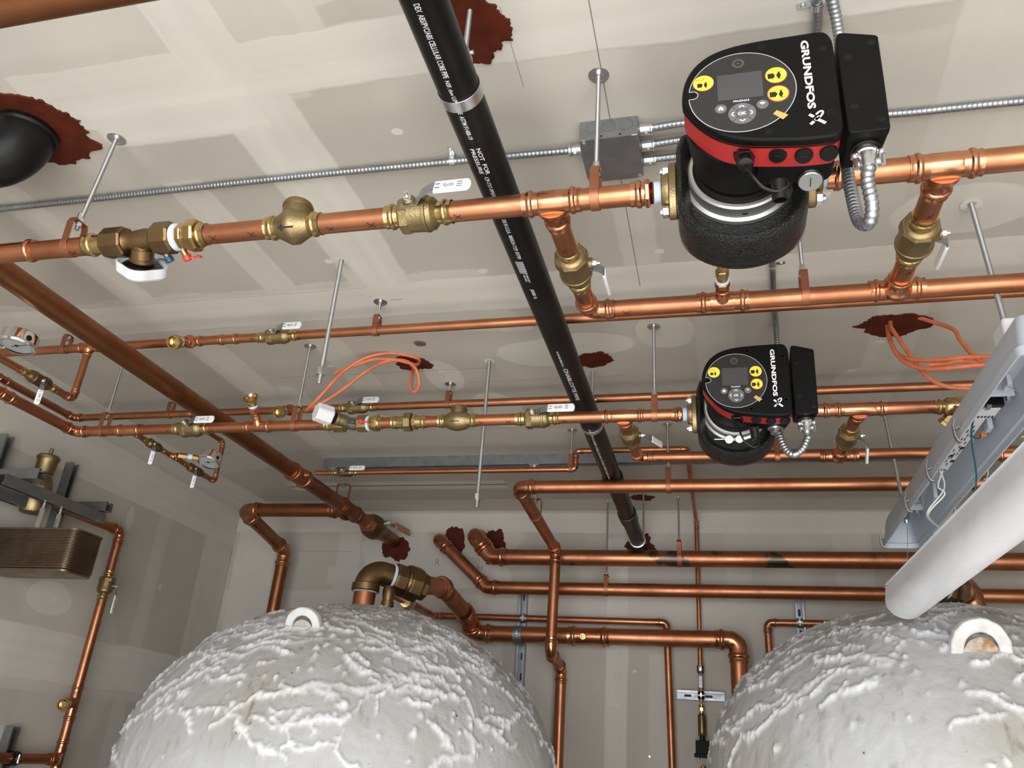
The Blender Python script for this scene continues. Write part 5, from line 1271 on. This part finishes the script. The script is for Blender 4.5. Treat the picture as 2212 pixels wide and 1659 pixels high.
def clamp(label,P,ax,r,out,mat=GREYST,w=.032):
    P=V(P);ax=V(ax).normalized();out=V(out).normalized();s=ax.cross(out).normalized()
    root=thing('pipe_clamp',label,'clamp',P)
    q=MB(); path=[P+(s*math.cos(t)+out*math.sin(t))*(r+.003) for t in [math.radians(-50)+math.radians(280)*i/26 for i in range(27)]]
    path=[P+s*(r*.75)-out*(r+.02)]+path+[P-s*(r*.75)-out*(r+.02)]
    q.strip(path,w,ax,.003); q.build('band',mat,root,bevel=.0006)
    q=MB(); q.cyl(P+out*(r+.004)-s*.016,P+out*(r+.004)+s*.016,.005,10); q.box(P+out*(r+.008),(.018,.006,.016),0,(ax,s,out)); q.build('screw',ZINC,root)
    return root
clamp('steel clamp holding the wide stepping pipe on the wall channel',lq(1120),X,rL,-Y,w=.045)
clamp('steel clamp holding the slim wall pipe on the wall channel',on(f2,f3,u=1131),X,rF,-Y,w=.032)
clamp('steel clamp holding the slim pipe behind the right tank',on(g1,g2,u=1727),X,rF,-Y,w=.032)
clamp('dark clamp holding the tiny valve pipe on the short wall rail',vv(1502),Z,rS,-Y,mat=BLKSM,w=.036)
sc=at(1403,1634,y=YB); q=MB(); q.lathe(sc,-Y,[(0,.008),(.002,.008),(.003,.0045),(.006,.004)],16); o=q.build('wall_screw',ZINC,org=sc); tag(o,'small screw with washer in the back wall low between the tanks','screw')

# ================================================================== light fixture
zr=2.365; fy0,fy1=1.56,3.105
xc0=(at(1910,1177,z=zr).x+at(1986,1185,z=zr).x)/2
xc1=.64
hwid=.062; ztop=2.462
FX=lambda y: xc0+(xc1-xc0)*(fy1-y)/(fy1-fy0)
fa=V((FX(fy1),fy1,zr)); fb=V((FX(fy0),fy0,zr)); fd_=(fb-fa).normalized(); fs=Z.cross(fd_).normalized(); fL=(fb-fa).length
root=thing('light_fixture','long grey vapour tight light fixture with open housing hung from rods at the right','light fixture',V((FX(2.3),2.3,ztop)))
def fsec(half,rim,z): pass
q=MB()
def ring(hw,l0,l1,z,c=.022,n=5):
    pts=[]
    for sx,sy,a0 in ((1,1,0),(-1,1,90),(-1,-1,180),(1,-1,270)):
        for i in range(n):
            t=math.radians(a0+90*i/(n-1)); xx=sx*(hw-c)+c*math.cos(t); yy=((l1-c) if sy>0 else (l0+c))+c*math.sin(t)
            pts.append(fa+fs*xx+fd_*yy+Z*(z-zr))
    return pts
q.rings([ring(.040,.03,fL-.03,ztop+.004,.015),ring(.047,.012,fL-.012,ztop-.02),ring(.054,.006,fL-.006,zr+.022),ring(.062,0,fL,zr+.020),ring(.062,0,fL,zr),ring(.0585,.004,fL-.004,zr),ring(.0575,.006,fL-.006,zr+.016),ring(.051,.012,fL-.012,zr+.018),ring(.044,.02,fL-.02,ztop-.022),ring(.036,.032,fL-.032,ztop-.003,.013)])
q.build('housing',GRYPL,root,sharp=40)
at_f=lambda t,s,z: fa+fd_*t+fs*s+Z*(z-zr)
# ribs and posts inside the housing
def rib(c,sz,ax=None):
    q=MB(); q.box(c,sz,0,ax or (fd_,fs,Z)); return q.build('inner_rib',GRYPL,root,bevel=.001)
for t,s in ((.10,-.030),(.22,-.030),(.44,.028),(.60,-.030),(.86,-.030),(1.02,.030)): rib(at_f(t,s,ztop-.026),(.034,.012,.046))
for t,s in ((.17,.03),(.20,.03),(.36,-.01),(.50,.012),(.32,.02),(.72,-.03),(.92,.02)):
    q=MB(); q.prism([(-.016,-.005),(.016,-.005),(0,.005)],at_f(t,s,ztop-.004),fd_,fs,-Z,.038,0,.3); q.build('post',GRYPL,root)
rib(at_f(.245,0,ztop-.016),(.006,.072,.022)); rib(at_f(1.20,0,ztop-.02),(.006,.078,.03))
for k in range(6): rib(at_f(1.23+.014*(k%3),-.024+.036*(k//3),ztop-.02),(.011,.010,.026))
for k in range(4): rib(at_f(.20,-.024+.016*k,ztop-.015),(.022,.006,.02))
q=MB(); q.lathe(at_f(.088,-.006,ztop-.002),-Z,[(0,.022),(.012,.020),(.014,.0165),(.004,.015)],26,cap1=False); q.build('knockout_boss',GRYPL,root)
q=MB(); q.lathe(at_f(.088,-.006,ztop-.006),-Z,[(0,.0145),(.004,.0145)],22); q.build('knockout_hole',MARK,root)
q=MB(); q.lathe(at_f(.60,-.012,ztop-.004),-Z,[(0,.017),(.003,.017)],22); q.build('knockout_hole',MARK,root)
# gear tray with driver
q=MB(); q.box(at_f(.93,-.026,ztop-.018),(.60,.006,.036),0,(fd_,fs,Z)); q.box(at_f(.93,-.012,ztop-.006),(.60,.034,.004),0,(fd_,fs,Z)); q.build('gear_tray',GREYST,root)
dr=MB(); dr.box(at_f(.88,-.004,ztop-.022),(.40,.034,.026),0,(fd_,fs,Z))
for i in range(11):
    for j in range(4):
        if (i*7+j*3)%5<3: dr.box(at_f(.73+i*.028,-.015+j*.0072,ztop-.0355),(.018,.0022,.0008),1,(fd_,fs,Z))
for i,s_ in ((.755,.008),(.86,.008),(.80,-.004)): dr.box(at_f(i,s_,ztop-.0355),(.016,.010,.0008),1,(fd_,fs,Z))
for i in range(3): dr.box(at_f(.685,-.012+.008*i,ztop-.0355),(.006,.004,.0008),1,(fd_,fs,Z))
dr.build('driver',[PAPER,MARK],root)
q=MB(); q.box(at_f(1.115,.0,ztop-.024),(.055,.050,.034),0,(fd_,fs,Z)); tb_=q.build('terminal_block',PAPER,root,bevel=.001)
q=MB()
for i in range(6): q.box(at_f(1.092,-.019+.0076*i,ztop-.0415),(.010,.0036,.0012),0,(fd_,fs,Z))
q.box(at_f(1.150,0,ztop-.030),(.020,.056,.020),0,(fd_,fs,Z)); q.build('terminals',BLKSM,tb_)
q=MB(); q.box(at_f(1.155,-.006,ztop-.043),(.022,.010,.006),0,(fd_,fs,Z)); q.lathe(at_f(1.158,-.02,ztop-.040),-Z,[(0,.006),(.006,.005)],12); q.build('lamp_clip',ZINC,root)
for t,s,w_ in ((1.30,-.02,1),(1.19,.028,1),(.14,.002,1.25)):
    q=MB(); q.lathe(at_f(t,s,ztop-.008),-Z,[(0,.009*w_),(.022,.009*w_),(.024,.007*w_),(.036,.006)],14); q.build('fixing_screw',ZINC,root)
# latches on both flanks
for t,s in ((.02,1),(.17,1),(.46,1),(.81,1),(1.12,1),(.05,-1),(.50,-1),(.80,-1),(1.1,-1)):
    q=MB(); o=at_f(t,s*.064,zr); path=[o+Z*.050+fs*s*.004,o+Z*.030+fs*s*.010,o+Z*.004+fs*s*.009,o-Z*.010+fs*s*.004,o-Z*.012-fs*s*.004]
    q.strip(path,.014,fd_,.0022); q.strip([o+Z*.026-fs*s*.004,o+Z*.020+fs*s*.007],.018,fd_,.004); q.build('latch',BRUSH,root)
q=MB(); rp=at_f(1.38,-.006,ztop-.004); q.box(at_f(1.395,0,ztop+.022),(.07,.075,.05),0,(fd_,fs,Z)); q.build('end_housing',WPLAST,root,bevel=.006)
# wires
q=MB(); q.tube(smooth([at_f(1.075,-.018,ztop-.042),at_f(1.02,-.012,ztop-.06),at_f(.97,.02,ztop-.05),at_f(.96,.03,ztop-.03)],8),.0022,8); 
q.tube(smooth([at_f(1.075,-.020,ztop-.042),at_f(1.0,-.008,ztop-.07),at_f(.85,.03,ztop-.13),V((.635,2.30,2.235))],8),.0022,8); q.build('earth_wire',TEAL,root)
q=MB(); q.box(at_f(.955,.032,ztop-.035),(.022,.016,.014),0,((fd_+fs*.4).normalized(),(fs-fd_*.4).normalized(),Z)); q.build('wire_connector',plain('connector_orange',(.70,.28,.12),.3,0),root,bevel=.002)
q=MB(); q.tube(smooth([at_f(.675,-.006,ztop-.034),at_f(.63,.012,ztop-.06),at_f(.60,.008,ztop-.08),V((.600,2.52,2.32)),V((.600,2.34,2.22))],8),.0022,8); q.tube(smooth([at_f(.672,.002,ztop-.034),at_f(.62,-.004,ztop-.065),at_f(.59,.018,ztop-.08),V((.604,2.52,2.32)),V((.602,2.34,2.22))],8),.0024,8); q.build('lamp_wires',WIREW,root)
# support rods
for lb,tx,ty,bt in (('steel rod carrying the near end of the light fixture',.612,1.735,1.72),('steel rod carrying the far end of the light fixture',.600,2.904,2.90)):
    tp=V((tx,ty,H)); bo=at_f((V((FX(bt),bt,zr))-fa).length,-.012,ztop-.03)
    r_=thing('threaded_rod',lb,'rod',tp); q=MB(); q.cyl(tp,bo,.0062,14); q.build('rod',ROD,r_)
    q=MB(); hexn(q,at_f((V((FX(bt),bt,zr))-fa).length,-.012,ztop),Z,.006,.016,.0115); q.build('nut',ZINC,r_)
    q=MB(); q.lathe(tp,-Z,[(0,.022),(.003,.024),(.003,.012),(.0005,.010)],26,cap0=False,cap1=False); q.build('ceiling_collar',RIM,r_)
# hanging diffuser
LF=at(1955,1295,y=2.44); LN=at(2196,1088,y=1.56); ld=(LN-LF).normalized(); LN=LF+ld*1.50; lL=(LN-LF).length
root=thing('diffuser','frosted white trough shaped light diffuser hanging by wires beside the open fixture','diffuser',LF+ld*lL*.5)
ls_=Z.cross(ld).normalized(); lu=ld.cross(ls_)
tilt=math.radians(-16); s2_=ls_*math.cos(tilt)+lu*math.sin(tilt); u2_=lu*math.cos(tilt)-ls_*math.sin(tilt)
def lsec(hw,dp,z0):
    pts=[]
    for i in range(17):
        t=PI*i/16; pts.append((hw*math.cos(t),-dp*math.sin(t)**.8+z0))
    return pts
q=MB(); outer=[(.0565,.024),(.0525,.024),(.0525,.010)]+lsec(.050,.053,.0)+[(-.0525,.010),(-.0525,.024),(-.0565,.024)]
inner=[(-.055,.026),(-.0505,.026),(-.0505,.010)]+[(p,z) for p,z in lsec(.0475,.0495,.001)][::-1]+[(.0505,.010),(.0505,.026),(.055,.026)]
sec=outer+inner
def ringat(t,k): return [LF+ld*t+s2_*(p*k)+u2_*(z*k) for p,z in sec]
q.rings([ringat(0,1),ringat(lL,1)],0,False,False,False)
# rounded closed ends
for t,sg in ((0,-1),(lL,1)):
    rs=[]
    for j in range(6):
        f_=math.cos(PI/2*j/6); rs.append([LF+ld*(t+sg*.030*math.sin(PI/2*j/6))+s2_*(p*(.35+.65*f_))+u2_*(min(z,.02)*f_+.012*(1-f_)) for p,z in outer])
    q.rings(rs,0,False,False,True)
q.build('trough',LENS,root,sharp=50)
q=MB(); q.tube([at_f(.145,.003,ztop-.045),LF+ld*.16+u2_*.02-s2_*.03],.0009,6); q.tube([at_f(1.30,-.02,ztop-.045),LF+ld*1.2+u2_*.02-s2_*.03],.0011,6); q.build('lanyard',STEEL,root)

# ================================================================== tanks
def tank(label,xc,yc,zc,R,h,seed,lug):
    root=thing('storage_tank',label,'tank',V((xc,yc,0)))
    rnd=random.Random(seed*17+3)
    st=.0050; half=math.radians(108); nf=int(2*half*R/st); dth=2*half/nf
    ths=[-PI/2-half+dth*i for i in range(nf+1)]
    nb=46; rest=2*PI-2*half; ths+=[-PI/2+half+rest*(i+1)/(nb+1) for i in range(nb)]
    n=len(ths)
    alen=1.03*max(R,h); low=.30
    zs=[-zc,-zc*.6,-.55,-.40]; z=-low
    while z<0: zs.append(z); z+=st
    k=int(alen/st)
    for i in range(k+1): zs.append(alen*i/k*.994)
    kz=len(zs); j0=4
    def prof(a_):
        if a_<=0: return R,zc+a_,1.0,0.0
        ph=PI/2*a_/alen; return R*math.cos(ph),zc+h*math.sin(ph),math.cos(ph)/R,math.sin(ph)/h
    PR=[prof(a_) for a_ in zs]
    HT=[0.0]*(n*kz)
    def stamp(tx,ay,w,hh):
        # paint a bump of radius w (metres) at angle tx, arc ay
        j=j0+int((ay+low)/st) if ay<=0 else j0+int(low/st)+1+int(ay/(alen*.994/k))
        if j<j0 or j>=kz: return
        rr=max(.05,PR[j][0]); i=int((tx+PI/2+half)/dth); di=int(w/(rr*dth))+1; dj=int(w/st)+1
        for jj in range(max(j0,j-dj),min(kz,j+dj+1)):
            dy=zs[jj]-ay
            for ii in range(max(0,i-di),min(nf+1,i+di+1)):
                dx=(ths[ii]-tx)*rr; d=math.hypot(dx,dy)/w*(1+.75*noise.noise(V((ths[ii]*R*75,zs[jj]*95,seed))))
                if d<1:
                    v=hh*(1-d*d)**.7
                    q=jj*n+ii
                    if v>HT[q]: HT[q]=v
    def stroke(tx,ay,ang,L,w,hh,jit=.55,step=.0045):
        s_=0; a_=ang; ww=w
        while s_<L:
            if int(s_/step)%5==0:
                a_=ang+rnd.uniform(-jit,jit); ww=w*rnd.uniform(.55,1.25)*(1.0 if s_<L*.75 else .7)
            rr=prof(ay)[0]; tx+=math.cos(a_)*step/max(.08,rr); ay+=math.sin(a_)*step; s_+=step
            stamp(tx,ay,ww*rnd.uniform(.85,1.15),hh*rnd.uniform(.75,1.1)*min(1,ww/w+.2))
        return tx,ay
    for i in range(150):                       # chunky ridges round the shoulder
        tx=rnd.uniform(-PI/2-half,-PI/2+half); ay=rnd.triangular(-.02,.78,.28)
        ang=rnd.choice((-1,1))*rnd.uniform(.05,.55)+(PI if rnd.random()<.5 else 0)
        w=rnd.uniform(.0058,.0115); L=rnd.uniform(.03,.20)
        e=stroke(tx,ay,ang,L,w,rnd.uniform(.6,1.0))
        if rnd.random()<.55: stroke(e[0],e[1],ang+rnd.choice((-1,1))*rnd.uniform(.5,1.1),L*.5,w*.75,.7)
        if rnd.random()<.4: stroke(tx,ay,ang+PI+rnd.uniform(-.6,.6),L*.4,w*.7,.6)
    for i in range(300):                       # blobs
        stamp(rnd.uniform(-PI/2-half,-PI/2+half),rnd.triangular(-.05,.8,.3),rnd.uniform(.006,.014),rnd.uniform(.4,.9))
    for i in range(330):                       # fine level wrinkles over the crown
        tx=rnd.uniform(-PI/2-half,-PI/2+half); ay=rnd.uniform(.34,.74)
        stroke(tx,ay,rnd.uniform(-.22,.22),rnd.uniform(.02,.10),rnd.uniform(.0055,.008),rnd.uniform(.25,.6),.35)
    for i in range(150):                       # small crusts low on the shell
        tx=rnd.uniform(-PI/2-half,-PI/2+half); ay=rnd.uniform(-.22,.05)
        stroke(tx,ay,rnd.uniform(-.5,.5),rnd.uniform(.015,.05),.0055,rnd.uniform(.15,.4),.9)
    vs=[];rid=[]
    for j,a_ in enumerate(zs):
        rr,zz,nr,nz=PR[j]
        for i,th in enumerate(ths):
            cx,cy=math.cos(th),math.sin(th); nrm=V((cx*nr,cy*nr,nz)).normalized() if nz else V((cx,cy,0))
            H_v=HT[j*n+i]; disp=0
            if j>=j0 and i<=nf:
                q=V((th*R,a_,seed*5.0))
                jag=.75+.5*noise.noise(q*95)
                disp=H_v*.0125*jag+noise.noise(V((q.x*3,q.y*3,seed)))*.007+noise.noise(V((q.x*34,q.y*44,seed)))*.0011
                disp+=max(0,noise.noise(V((q.x*22,q.y*11,seed+9)))-.1)*.004
            vs.append(V((xc+rr*cx,yc+rr*cy,zz))+nrm*disp); rid.append(min(1,max(0,H_v*1.5-.25)))
    top=len(vs); vs.append(V((xc,yc,zc+h))); rid.append(0)
    faces=[]
    for i in range(kz-1):
        for j in range(n):
            j2=(j+1)%n; faces.append((i*n+j,i*n+j2,(i+1)*n+j2,(i+1)*n+j))
    for j in range(n): faces.append(((kz-1)*n+j,(kz-1)*n+(j+1)%n,top))
    o0=ORG[root]; me=bpy.data.meshes.new('foam_jacket'); me.from_pydata([tuple(p-o0) for p in vs],[],faces)
    me.polygons.foreach_set('use_smooth',[True]*len(faces)); at_=me.attributes.new('ridge','FLOAT','POINT'); at_.data.foreach_set('value',rid)
    me.materials.append(FOAM); o=bpy.data.objects.new('foam_jacket',me); COL.objects.link(o); o.parent=root; ORG[o]=o0
    # lifting lug at the given pixel: ray meets the dome
    u,v,lw,lh=lug; d=ray(u,v); A=(d.x/R)**2+(d.y/R)**2+(d.z/h)**2; e=EYE-V((xc,yc,zc)); B=2*(d.x*e.x/R/R+d.y*e.y/R/R+d.z*e.z/h/h); Cc=(e.x/R)**2+(e.y/R)**2+(e.z/h)**2-1
    k=(-B-math.sqrt(max(0,B*B-4*A*Cc)))/2/A; P=EYE+d*k
    nr=V(((P.x-xc)/R/R,(P.y-yc)/R/R,(P.z-zc)/h/h)).normalized()
    tang=Z.cross(V((P.x-xc,P.y-yc,0)).normalized()).normalized(); upv=(nr*.6+Z*.55).normalized(); nn=tang.cross(upv).normalized()
    q=MB(); N_=22; ro=lw/2; outer=[];inner=[]
    for i in range(N_+1):
        t=PI*i/N_; wob=1+.05*noise.noise(V((i*.7,seed,0)))
        outer.append((ro*math.cos(t)*wob*(1.0),lh*math.sin(t)*wob)); inner.append((ro*.56*math.cos(t),lh*.55*math.sin(t)*wob))
    outer=[(ro*1.12,-.05)]+outer+[(-ro*1.12,-.05)]; inner=[(ro*.60,-.05)]+inner+[(-ro*.60,-.05)]
    rs=[]
    for (a_,b_),(c_,d2_) in zip(outer,inner):
        rs.append([P+tang*a_+upv*b_+nn*.014,P+tang*a_+upv*b_-nn*.014,P+tang*c_+upv*d2_-nn*.014,P+tang*c_+upv*d2_+nn*.014])
    q.rings(rs); lg=q.build('lifting_lug',FOAMW,root,bevel=.005,bseg=3)
    q=MB(); q.prism([(ro*.58*math.cos(t),lh*.55*math.sin(t)-.012) for t in [PI*i/14 for i in range(15)]]+[(-ro*.58,-.04),(ro*.58,-.04)],P+nn*.008,tang,upv,nn,.003); q.build('lug_eye_shade',plain('lug_inner_%d'%seed,(.50,.46,.40),.8,0,bump=.5,bscale=60,col2=(.30,.15,.06) if seed==2 else (.42,.38,.32),vscale=40),lg)  # plate added as the shade inside the lug eye; one has rust blotches
    return root
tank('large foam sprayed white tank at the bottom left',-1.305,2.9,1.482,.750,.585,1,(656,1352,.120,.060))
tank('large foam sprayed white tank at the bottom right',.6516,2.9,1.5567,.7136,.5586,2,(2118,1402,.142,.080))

# ================================================================== sealant patches
def patch(label,c,n,rx,ry,seed,rot=0,mat=None,th=.004,name='firestop_sealant',cat='sealant'):
    c=V(c);n=V(n).normalized(); A_,B_=frame(n)
    if abs(n.z)>.5: A_,B_=X,Y
    else: A_,B_=X,Z
    poly=[];N_=110
    for i in range(N_):
        t=2*PI*i/N_; d=V((math.cos(t)*1.7,math.sin(t)*1.7,seed*3.7))
        k=1+.34*noise.noise(d)+.16*noise.noise(d*2.3+V((5,1,2)))+.16*max(0,noise.noise(d*4.7+V((1,7,seed))))**1.5+.06*noise.noise(d*13)+.03*noise.noise(d*29)
        p,q=rx*k*math.cos(t+rot*0),ry*k*math.sin(t)
        poly.append((p*math.cos(rot)-q*math.sin(rot),p*math.sin(rot)+q*math.cos(rot)))
    mb=MB(); mb.prism(poly,c,A_,B_,n,th,0,.985); o=mb.build(name,mat or FIRE,org=c); return tag(o,label,cat)
dn=-Z
patch('dark red sealant patch on the ceiling beside the black plastic pipe at the top',(-.43,1.035,H),dn,.085,.085,1)
patch('dark red sealant ring round the black plastic bend at the left edge',(cq.x+.045,cq.y+.01,H),dn,.112,.098,4)
patch('dark red sealant patch on the ceiling where the left orange cable comes out',at(892,785,z=H),dn,.065,.055,3)
patch('dark red sealant patch on the ceiling just right of the black plastic pipe, halfway along',at(1283,776,z=H),dn,.068,.052,7)
patch('dark red sealant patch on the ceiling where the right orange cable comes out',at(1928,701,z=H),dn,.105,.060,5,.15)
patch('small dark red sealant patch on the ceiling near the back wall',at(1385,1074,z=H),dn,.060,.045,6)
bn=-Y
patch('dark red sealant round the copper stub from the orange handled valve',(mx+.012,YB,mz-.035),bn,.080,.075,8)
patch('dark red sealant round the lower slanted pipe end on the back wall',(re.x+.035,YB,re.z+.02),bn,.062,.085,9)
patch('dark red sealant round the upper stained pipe end on the back wall',(he.x+.045,YB,he.z+.0),bn,.070,.095,10)
patch('dark red sealant round the black plastic pipe at the back wall',(Abs(YB).x+.005,YB,Abs(YB).z-.005),bn,.082,.072,12)
an=at(907,741,z=H); q=MB(); q.lathe(an,-Z,[(0,.021),(.002,.022),(.004,.018),(.004,.011)],26,cap1=False); q.lathe(an,-Z,[(0,.0115),(.0015,.0115)],20,1); o=q.build('ceiling_anchor',[ZINC,GREYST],org=an); tag(o,'empty round ceiling anchor above the left orange cable','anchor')
PENC=plain('pencil_grey',(.16,.15,.15),.6,0)
def script_marks(label,s,P,size,Xd,Yd): 
    mb=MB(); put_text(mb,s,size,P,Xd,Yd,0,bold=-.0010,th=.0006); o=mb.build('pencil_letter',PENC,org=P); return tag(o,label,'writing')
script_marks('pencilled letter R on the back wall under the slanted pipe','R',at(938,1222,y=YB-.0002),.055,X,Z)
script_marks('pencilled letter H on the back wall beside the slanted pipe','H',at(1028,1234,y=YB-.0002),.055,X,Z)

# ================================================================== orange cables
def cable(label,lines,r=.0060):
    root=thing('orange_cable',label,'cable',lines[0][0])
    for pts in lines:
        q=MB(); q.tube(resample(smooth(pts,10),.012),r,9); q.build('strand',ORNG,root)
    return root
A=lambda u,v,y: at(u,v,y=y)
cable('coil of orange cable hanging from the ceiling left of the black plastic pipe',[
 [A(893,792,2.425),A(890,815,2.40),A(887,838,2.38),A(898,846,2.37),A(906,828,2.37),A(897,795,2.35),A(870,778,2.34),A(830,782,2.32),A(790,803,2.30),A(745,838,2.29),A(700,868,2.28),A(672,880,2.30)],
 [A(886,790,2.43),A(905,782,2.40),A(900,773,2.36),A(860,764,2.33),A(825,764,2.31),A(785,775,2.30),A(745,800,2.29),A(715,830,2.28),A(690,858,2.28),A(660,888,2.30)],
 [A(905,780,2.40),A(898,788,2.37),A(860,778,2.33),A(810,776,2.31),A(770,788,2.30),A(723,806,2.30)]])
cable('loops of orange cable hanging from the ceiling above the light fixture',[
 [A(1916,703,2.31),A(1920,725,2.28),A(1935,760,2.25),A(1965,776,2.2),A(2020,778,2.15),A(2080,772,2.12),A(2135,770,2.10),A(2200,766,2.08)],
 [A(1917,703,2.31),A(1922,735,2.27),A(1945,775,2.22),A(1985,795,2.17),A(2040,796,2.13),A(2100,790,2.11),A(2150,788,2.10),A(2210,790,2.08)],
 [A(2152,793,2.1),A(2110,775,2.12),A(2075,735,2.16),A(2060,712,2.2),A(2020,697,2.25),A(1965,681,2.29),A(1935,680,2.30),A(1923,700,2.28),A(1940,730,2.24),A(1975,780,2.2),A(2005,815,2.17),A(2045,835,2.15),A(2110,840,2.13),A(2160,845,2.12)],
 [A(2008,788,2.15),A(2045,786,2.14),A(2070,780,2.13),A(2120,785,2.12),A(2160,778,2.11)]],.0060)

# ================================================================== equipment on the left wall
wall_strut('vertical steel wall channel at the left edge beside the brass air separator',(XL,2.50,2.655),(XL,2.50,2.20),X)
wall_strut('vertical steel wall channel right of the brass air separator',(XL,2.875,2.665),(XL,2.875,2.24),X)
def bracket(label,p0,p1,openv):
    root=thing('strut_channel',label,'channel',p0); q=MB(); channel(q,p0,p1,openv); q.build('channel',GREYST,root); return root
bracket('steel channel bracket sticking out from the wall at the left edge',(XL+.042,2.50,2.462),(-2.58,2.50,2.462),V((0,0,1)))
bracket('steel channel bracket sticking out from the wall right of the air separator',(XL+.042,2.90,2.448),(-2.58,2.90,2.448),V((0,0,1)))
wall_strut('long steel cross channel carrying the plate heat exchanger bolts',(-2.62,2.36,2.442),(-2.62,2.92,2.442),-Z)
wall_strut('short steel cross channel at the left edge above the plate heat exchanger',(-2.745,2.30,2.425),(-2.745,2.62,2.425),-Z)
root=thing('air_separator','brass air separator standing between the wall channels','air separator',V((-2.74,2.66,2.38)))
q=MB(); q.lathe((-2.74,2.66,2.375),Z,[(0,.045),(.01,.05),(.115,.05),(.135,.046),(.145,.040)],32); q.build('body',CAST,root)
q=MB(); q.lathe((-2.74,2.66,2.515),Z,[(0,.034),(.012,.040),(.025,.034),(.03,.038),(.085,.041),(.092,.046),(.10,.046),(.108,.040),(.112,.012)],32); q.cyl((-2.722,2.645,2.625),(-2.722,2.645,2.65),.008,14); q.build('vent_head',CAST,root)
q=MB(); q.box((-2.70,2.615,2.45),(.04,.002,.06),0,(V((.75,.66,0)).normalized(),V((-.66,.75,0)).normalized(),Z)); q.build('label_plate',GALV,root)
# plate heat exchanger
root=thing('heat_exchanger','brown brazed plate heat exchanger hung under the channels at the left edge','heat exchanger',V((-2.6,2.64,2.2)))
hx0,hx1,hy0,hy1,hz0,hz1=-2.825,-2.40,2.560,2.725,2.120,2.284
def rrect(x0,x1,y0,y1,c,n=6):
    pts=[]
    for sx,sy,a0 in ((x1,y1,0),(x0,y1,90),(x0,y0,180),(x1,y0,270)):
        for i in range(n+1):
            t=math.radians(a0+90*i/n); pts.append((sx+(-c if sx==x1 else c)+c*math.cos(t),sy+(-c if sy==y1 else c)+c*math.sin(t)))
    return pts
q=MB(); rs=[];NZ=24
for i in range(NZ):
    z0=hz0+.012+(hz1-hz0-.018)*i/NZ; dz=(hz1-hz0-.018)/NZ
    for f_,ins in ((0,.003),(.35,.0),(.7,.0),(.95,.003)):
        rs.append([V((p,r_,z0+dz*f_)) for p,r_ in rrect(hx0+ins,hx1-ins,hy0+ins,hy1-ins,.030)])
q.rings(rs); q.build('plate_pack',HXM,root,sharp=25)
q=MB(); q.prism(rrect(hx0-.002,hx1+.003,hy0-.003,hy1+.003,.032),(0,0,hz1-.006),X,Y,Z,.008); q.build('end_plate',HXM,root,bevel=.0015)
q=MB(); q.prism(rrect(hx0+.004,hx1-.003,hy0+.004,hy1-.003,.03),(0,0,hz0),X,Y,Z,.010); q.build('end_plate',HXM,root,bevel=.0015)
for k,yy in enumerate((2.595,2.685)):
    q=MB(); hexn(q,V((-2.62,yy,hz1)),Z,.0,.090,.010); q.cyl((-2.62,yy,hz1+.08),(-2.62,yy,hz1+.155),.006,12); q.build('mounting_bolt',STEEL,root)
# copper drop on the left wall
v0=V((-2.775,3.235,at(250,1143,x=-2.775).z)); rV=.0205
v1=V((-2.775,3.235,1.35))
vw=lambda v: on(v0,v1,v=v)
r24=Run('copper_pipe_run','copper pipe dropping down the left wall beside the plate heat exchanger',[v0-Y*.42,v0,v1],rV,gaps=[(vw(1240),vw(1292))])
ball_valve('brass ball valve with hanging white lever on the pipe down the left wall',vw(1234),vw(1296),rV,V((.95,.28,0)),-Z,L=.125,goff=.058,w=.022,stem_at=.5)
pv3=V((.30,-.94,-.12)).normalized()
r24.tee(vw(1518),Z,pv3,hl=.075,rb=.0165,bl=.05)
purge('open brass hose adapter on the pipe down the left wall',vw(1518)+pv3*.052,pv3,.0165)
r24.tee(vw(1640),Z,-Y,hl=.08,bl=.062)
pb=vw(1640)
r25=Run('copper_pipe_run','short copper side pipe at the bottom left corner',[pb-Y*.058,pb-Y*.55],rV,marks=False)
wall_strut('short steel wall channel holding the side pipe at the bottom left corner',(XL,pb.y-.25,pb.z+.115),(XL,pb.y-.25,pb.z-.25),X)
clamp('steel pipe clamp with black cushion at the bottom left corner',pb-Y*.25,Y,rV+.004,X,mat=BLKSM,w=.03)

# ================================================================== light and camera
def area(name,loc,rot,sx,sy,e,col):
    l=bpy.data.lights.new(name,'AREA'); l.shape='RECTANGLE'; l.size=sx; l.size_y=sy; l.energy=e; l.color=col
    o=bpy.data.objects.new(name,l); COL.objects.link(o); o.location=loc; o.rotation_euler=rot; return o
area('doorway_daylight',((DX0+DX1)/2,YF+.02,DZ/2+.02),(math.radians(90),0,0),DX1-DX0-.1,DZ-.1,LIGHT_E,(.95,.98,1.0))
sl=bpy.data.lights.new('sun','SUN'); sl.energy=SUN_E; sl.angle=math.radians(1.5); sl.color=(1,.95,.88)
so=bpy.data.objects.new('sun',sl); COL.objects.link(so); so.rotation_euler=V((.10,.76,-.62)).to_track_quat('-Z','Y').to_euler()
w=bpy.data.worlds.new('World'); SC.world=w; w.use_nodes=True
bg=w.node_tree.nodes['Background']; bg.inputs['Color'].default_value=(.80,.88,1,1); bg.inputs['Strength'].default_value=1.0
cam=bpy.data.cameras.new('Camera'); co=bpy.data.objects.new('Camera',cam); COL.objects.link(co)
Mx=Matrix((( AXR.x,-AXD.x,-AXF.x),(AXR.y,-AXD.y,-AXF.y),(AXR.z,-AXD.z,-AXF.z)))
co.matrix_world=Matrix.Translation(EYE)@Mx.to_4x4()
cam.sensor_fit='HORIZONTAL'; cam.sensor_width=36; cam.lens=36*FPX/2212; cam.clip_start=.02
SC.camera=co
SC.view_settings.view_transform='Standard'; SC.view_settings.look='None'; SC.view_settings.gamma=1; SC.view_settings.use_curve_mapping=False
SC.view_settings.exposure=EXPO
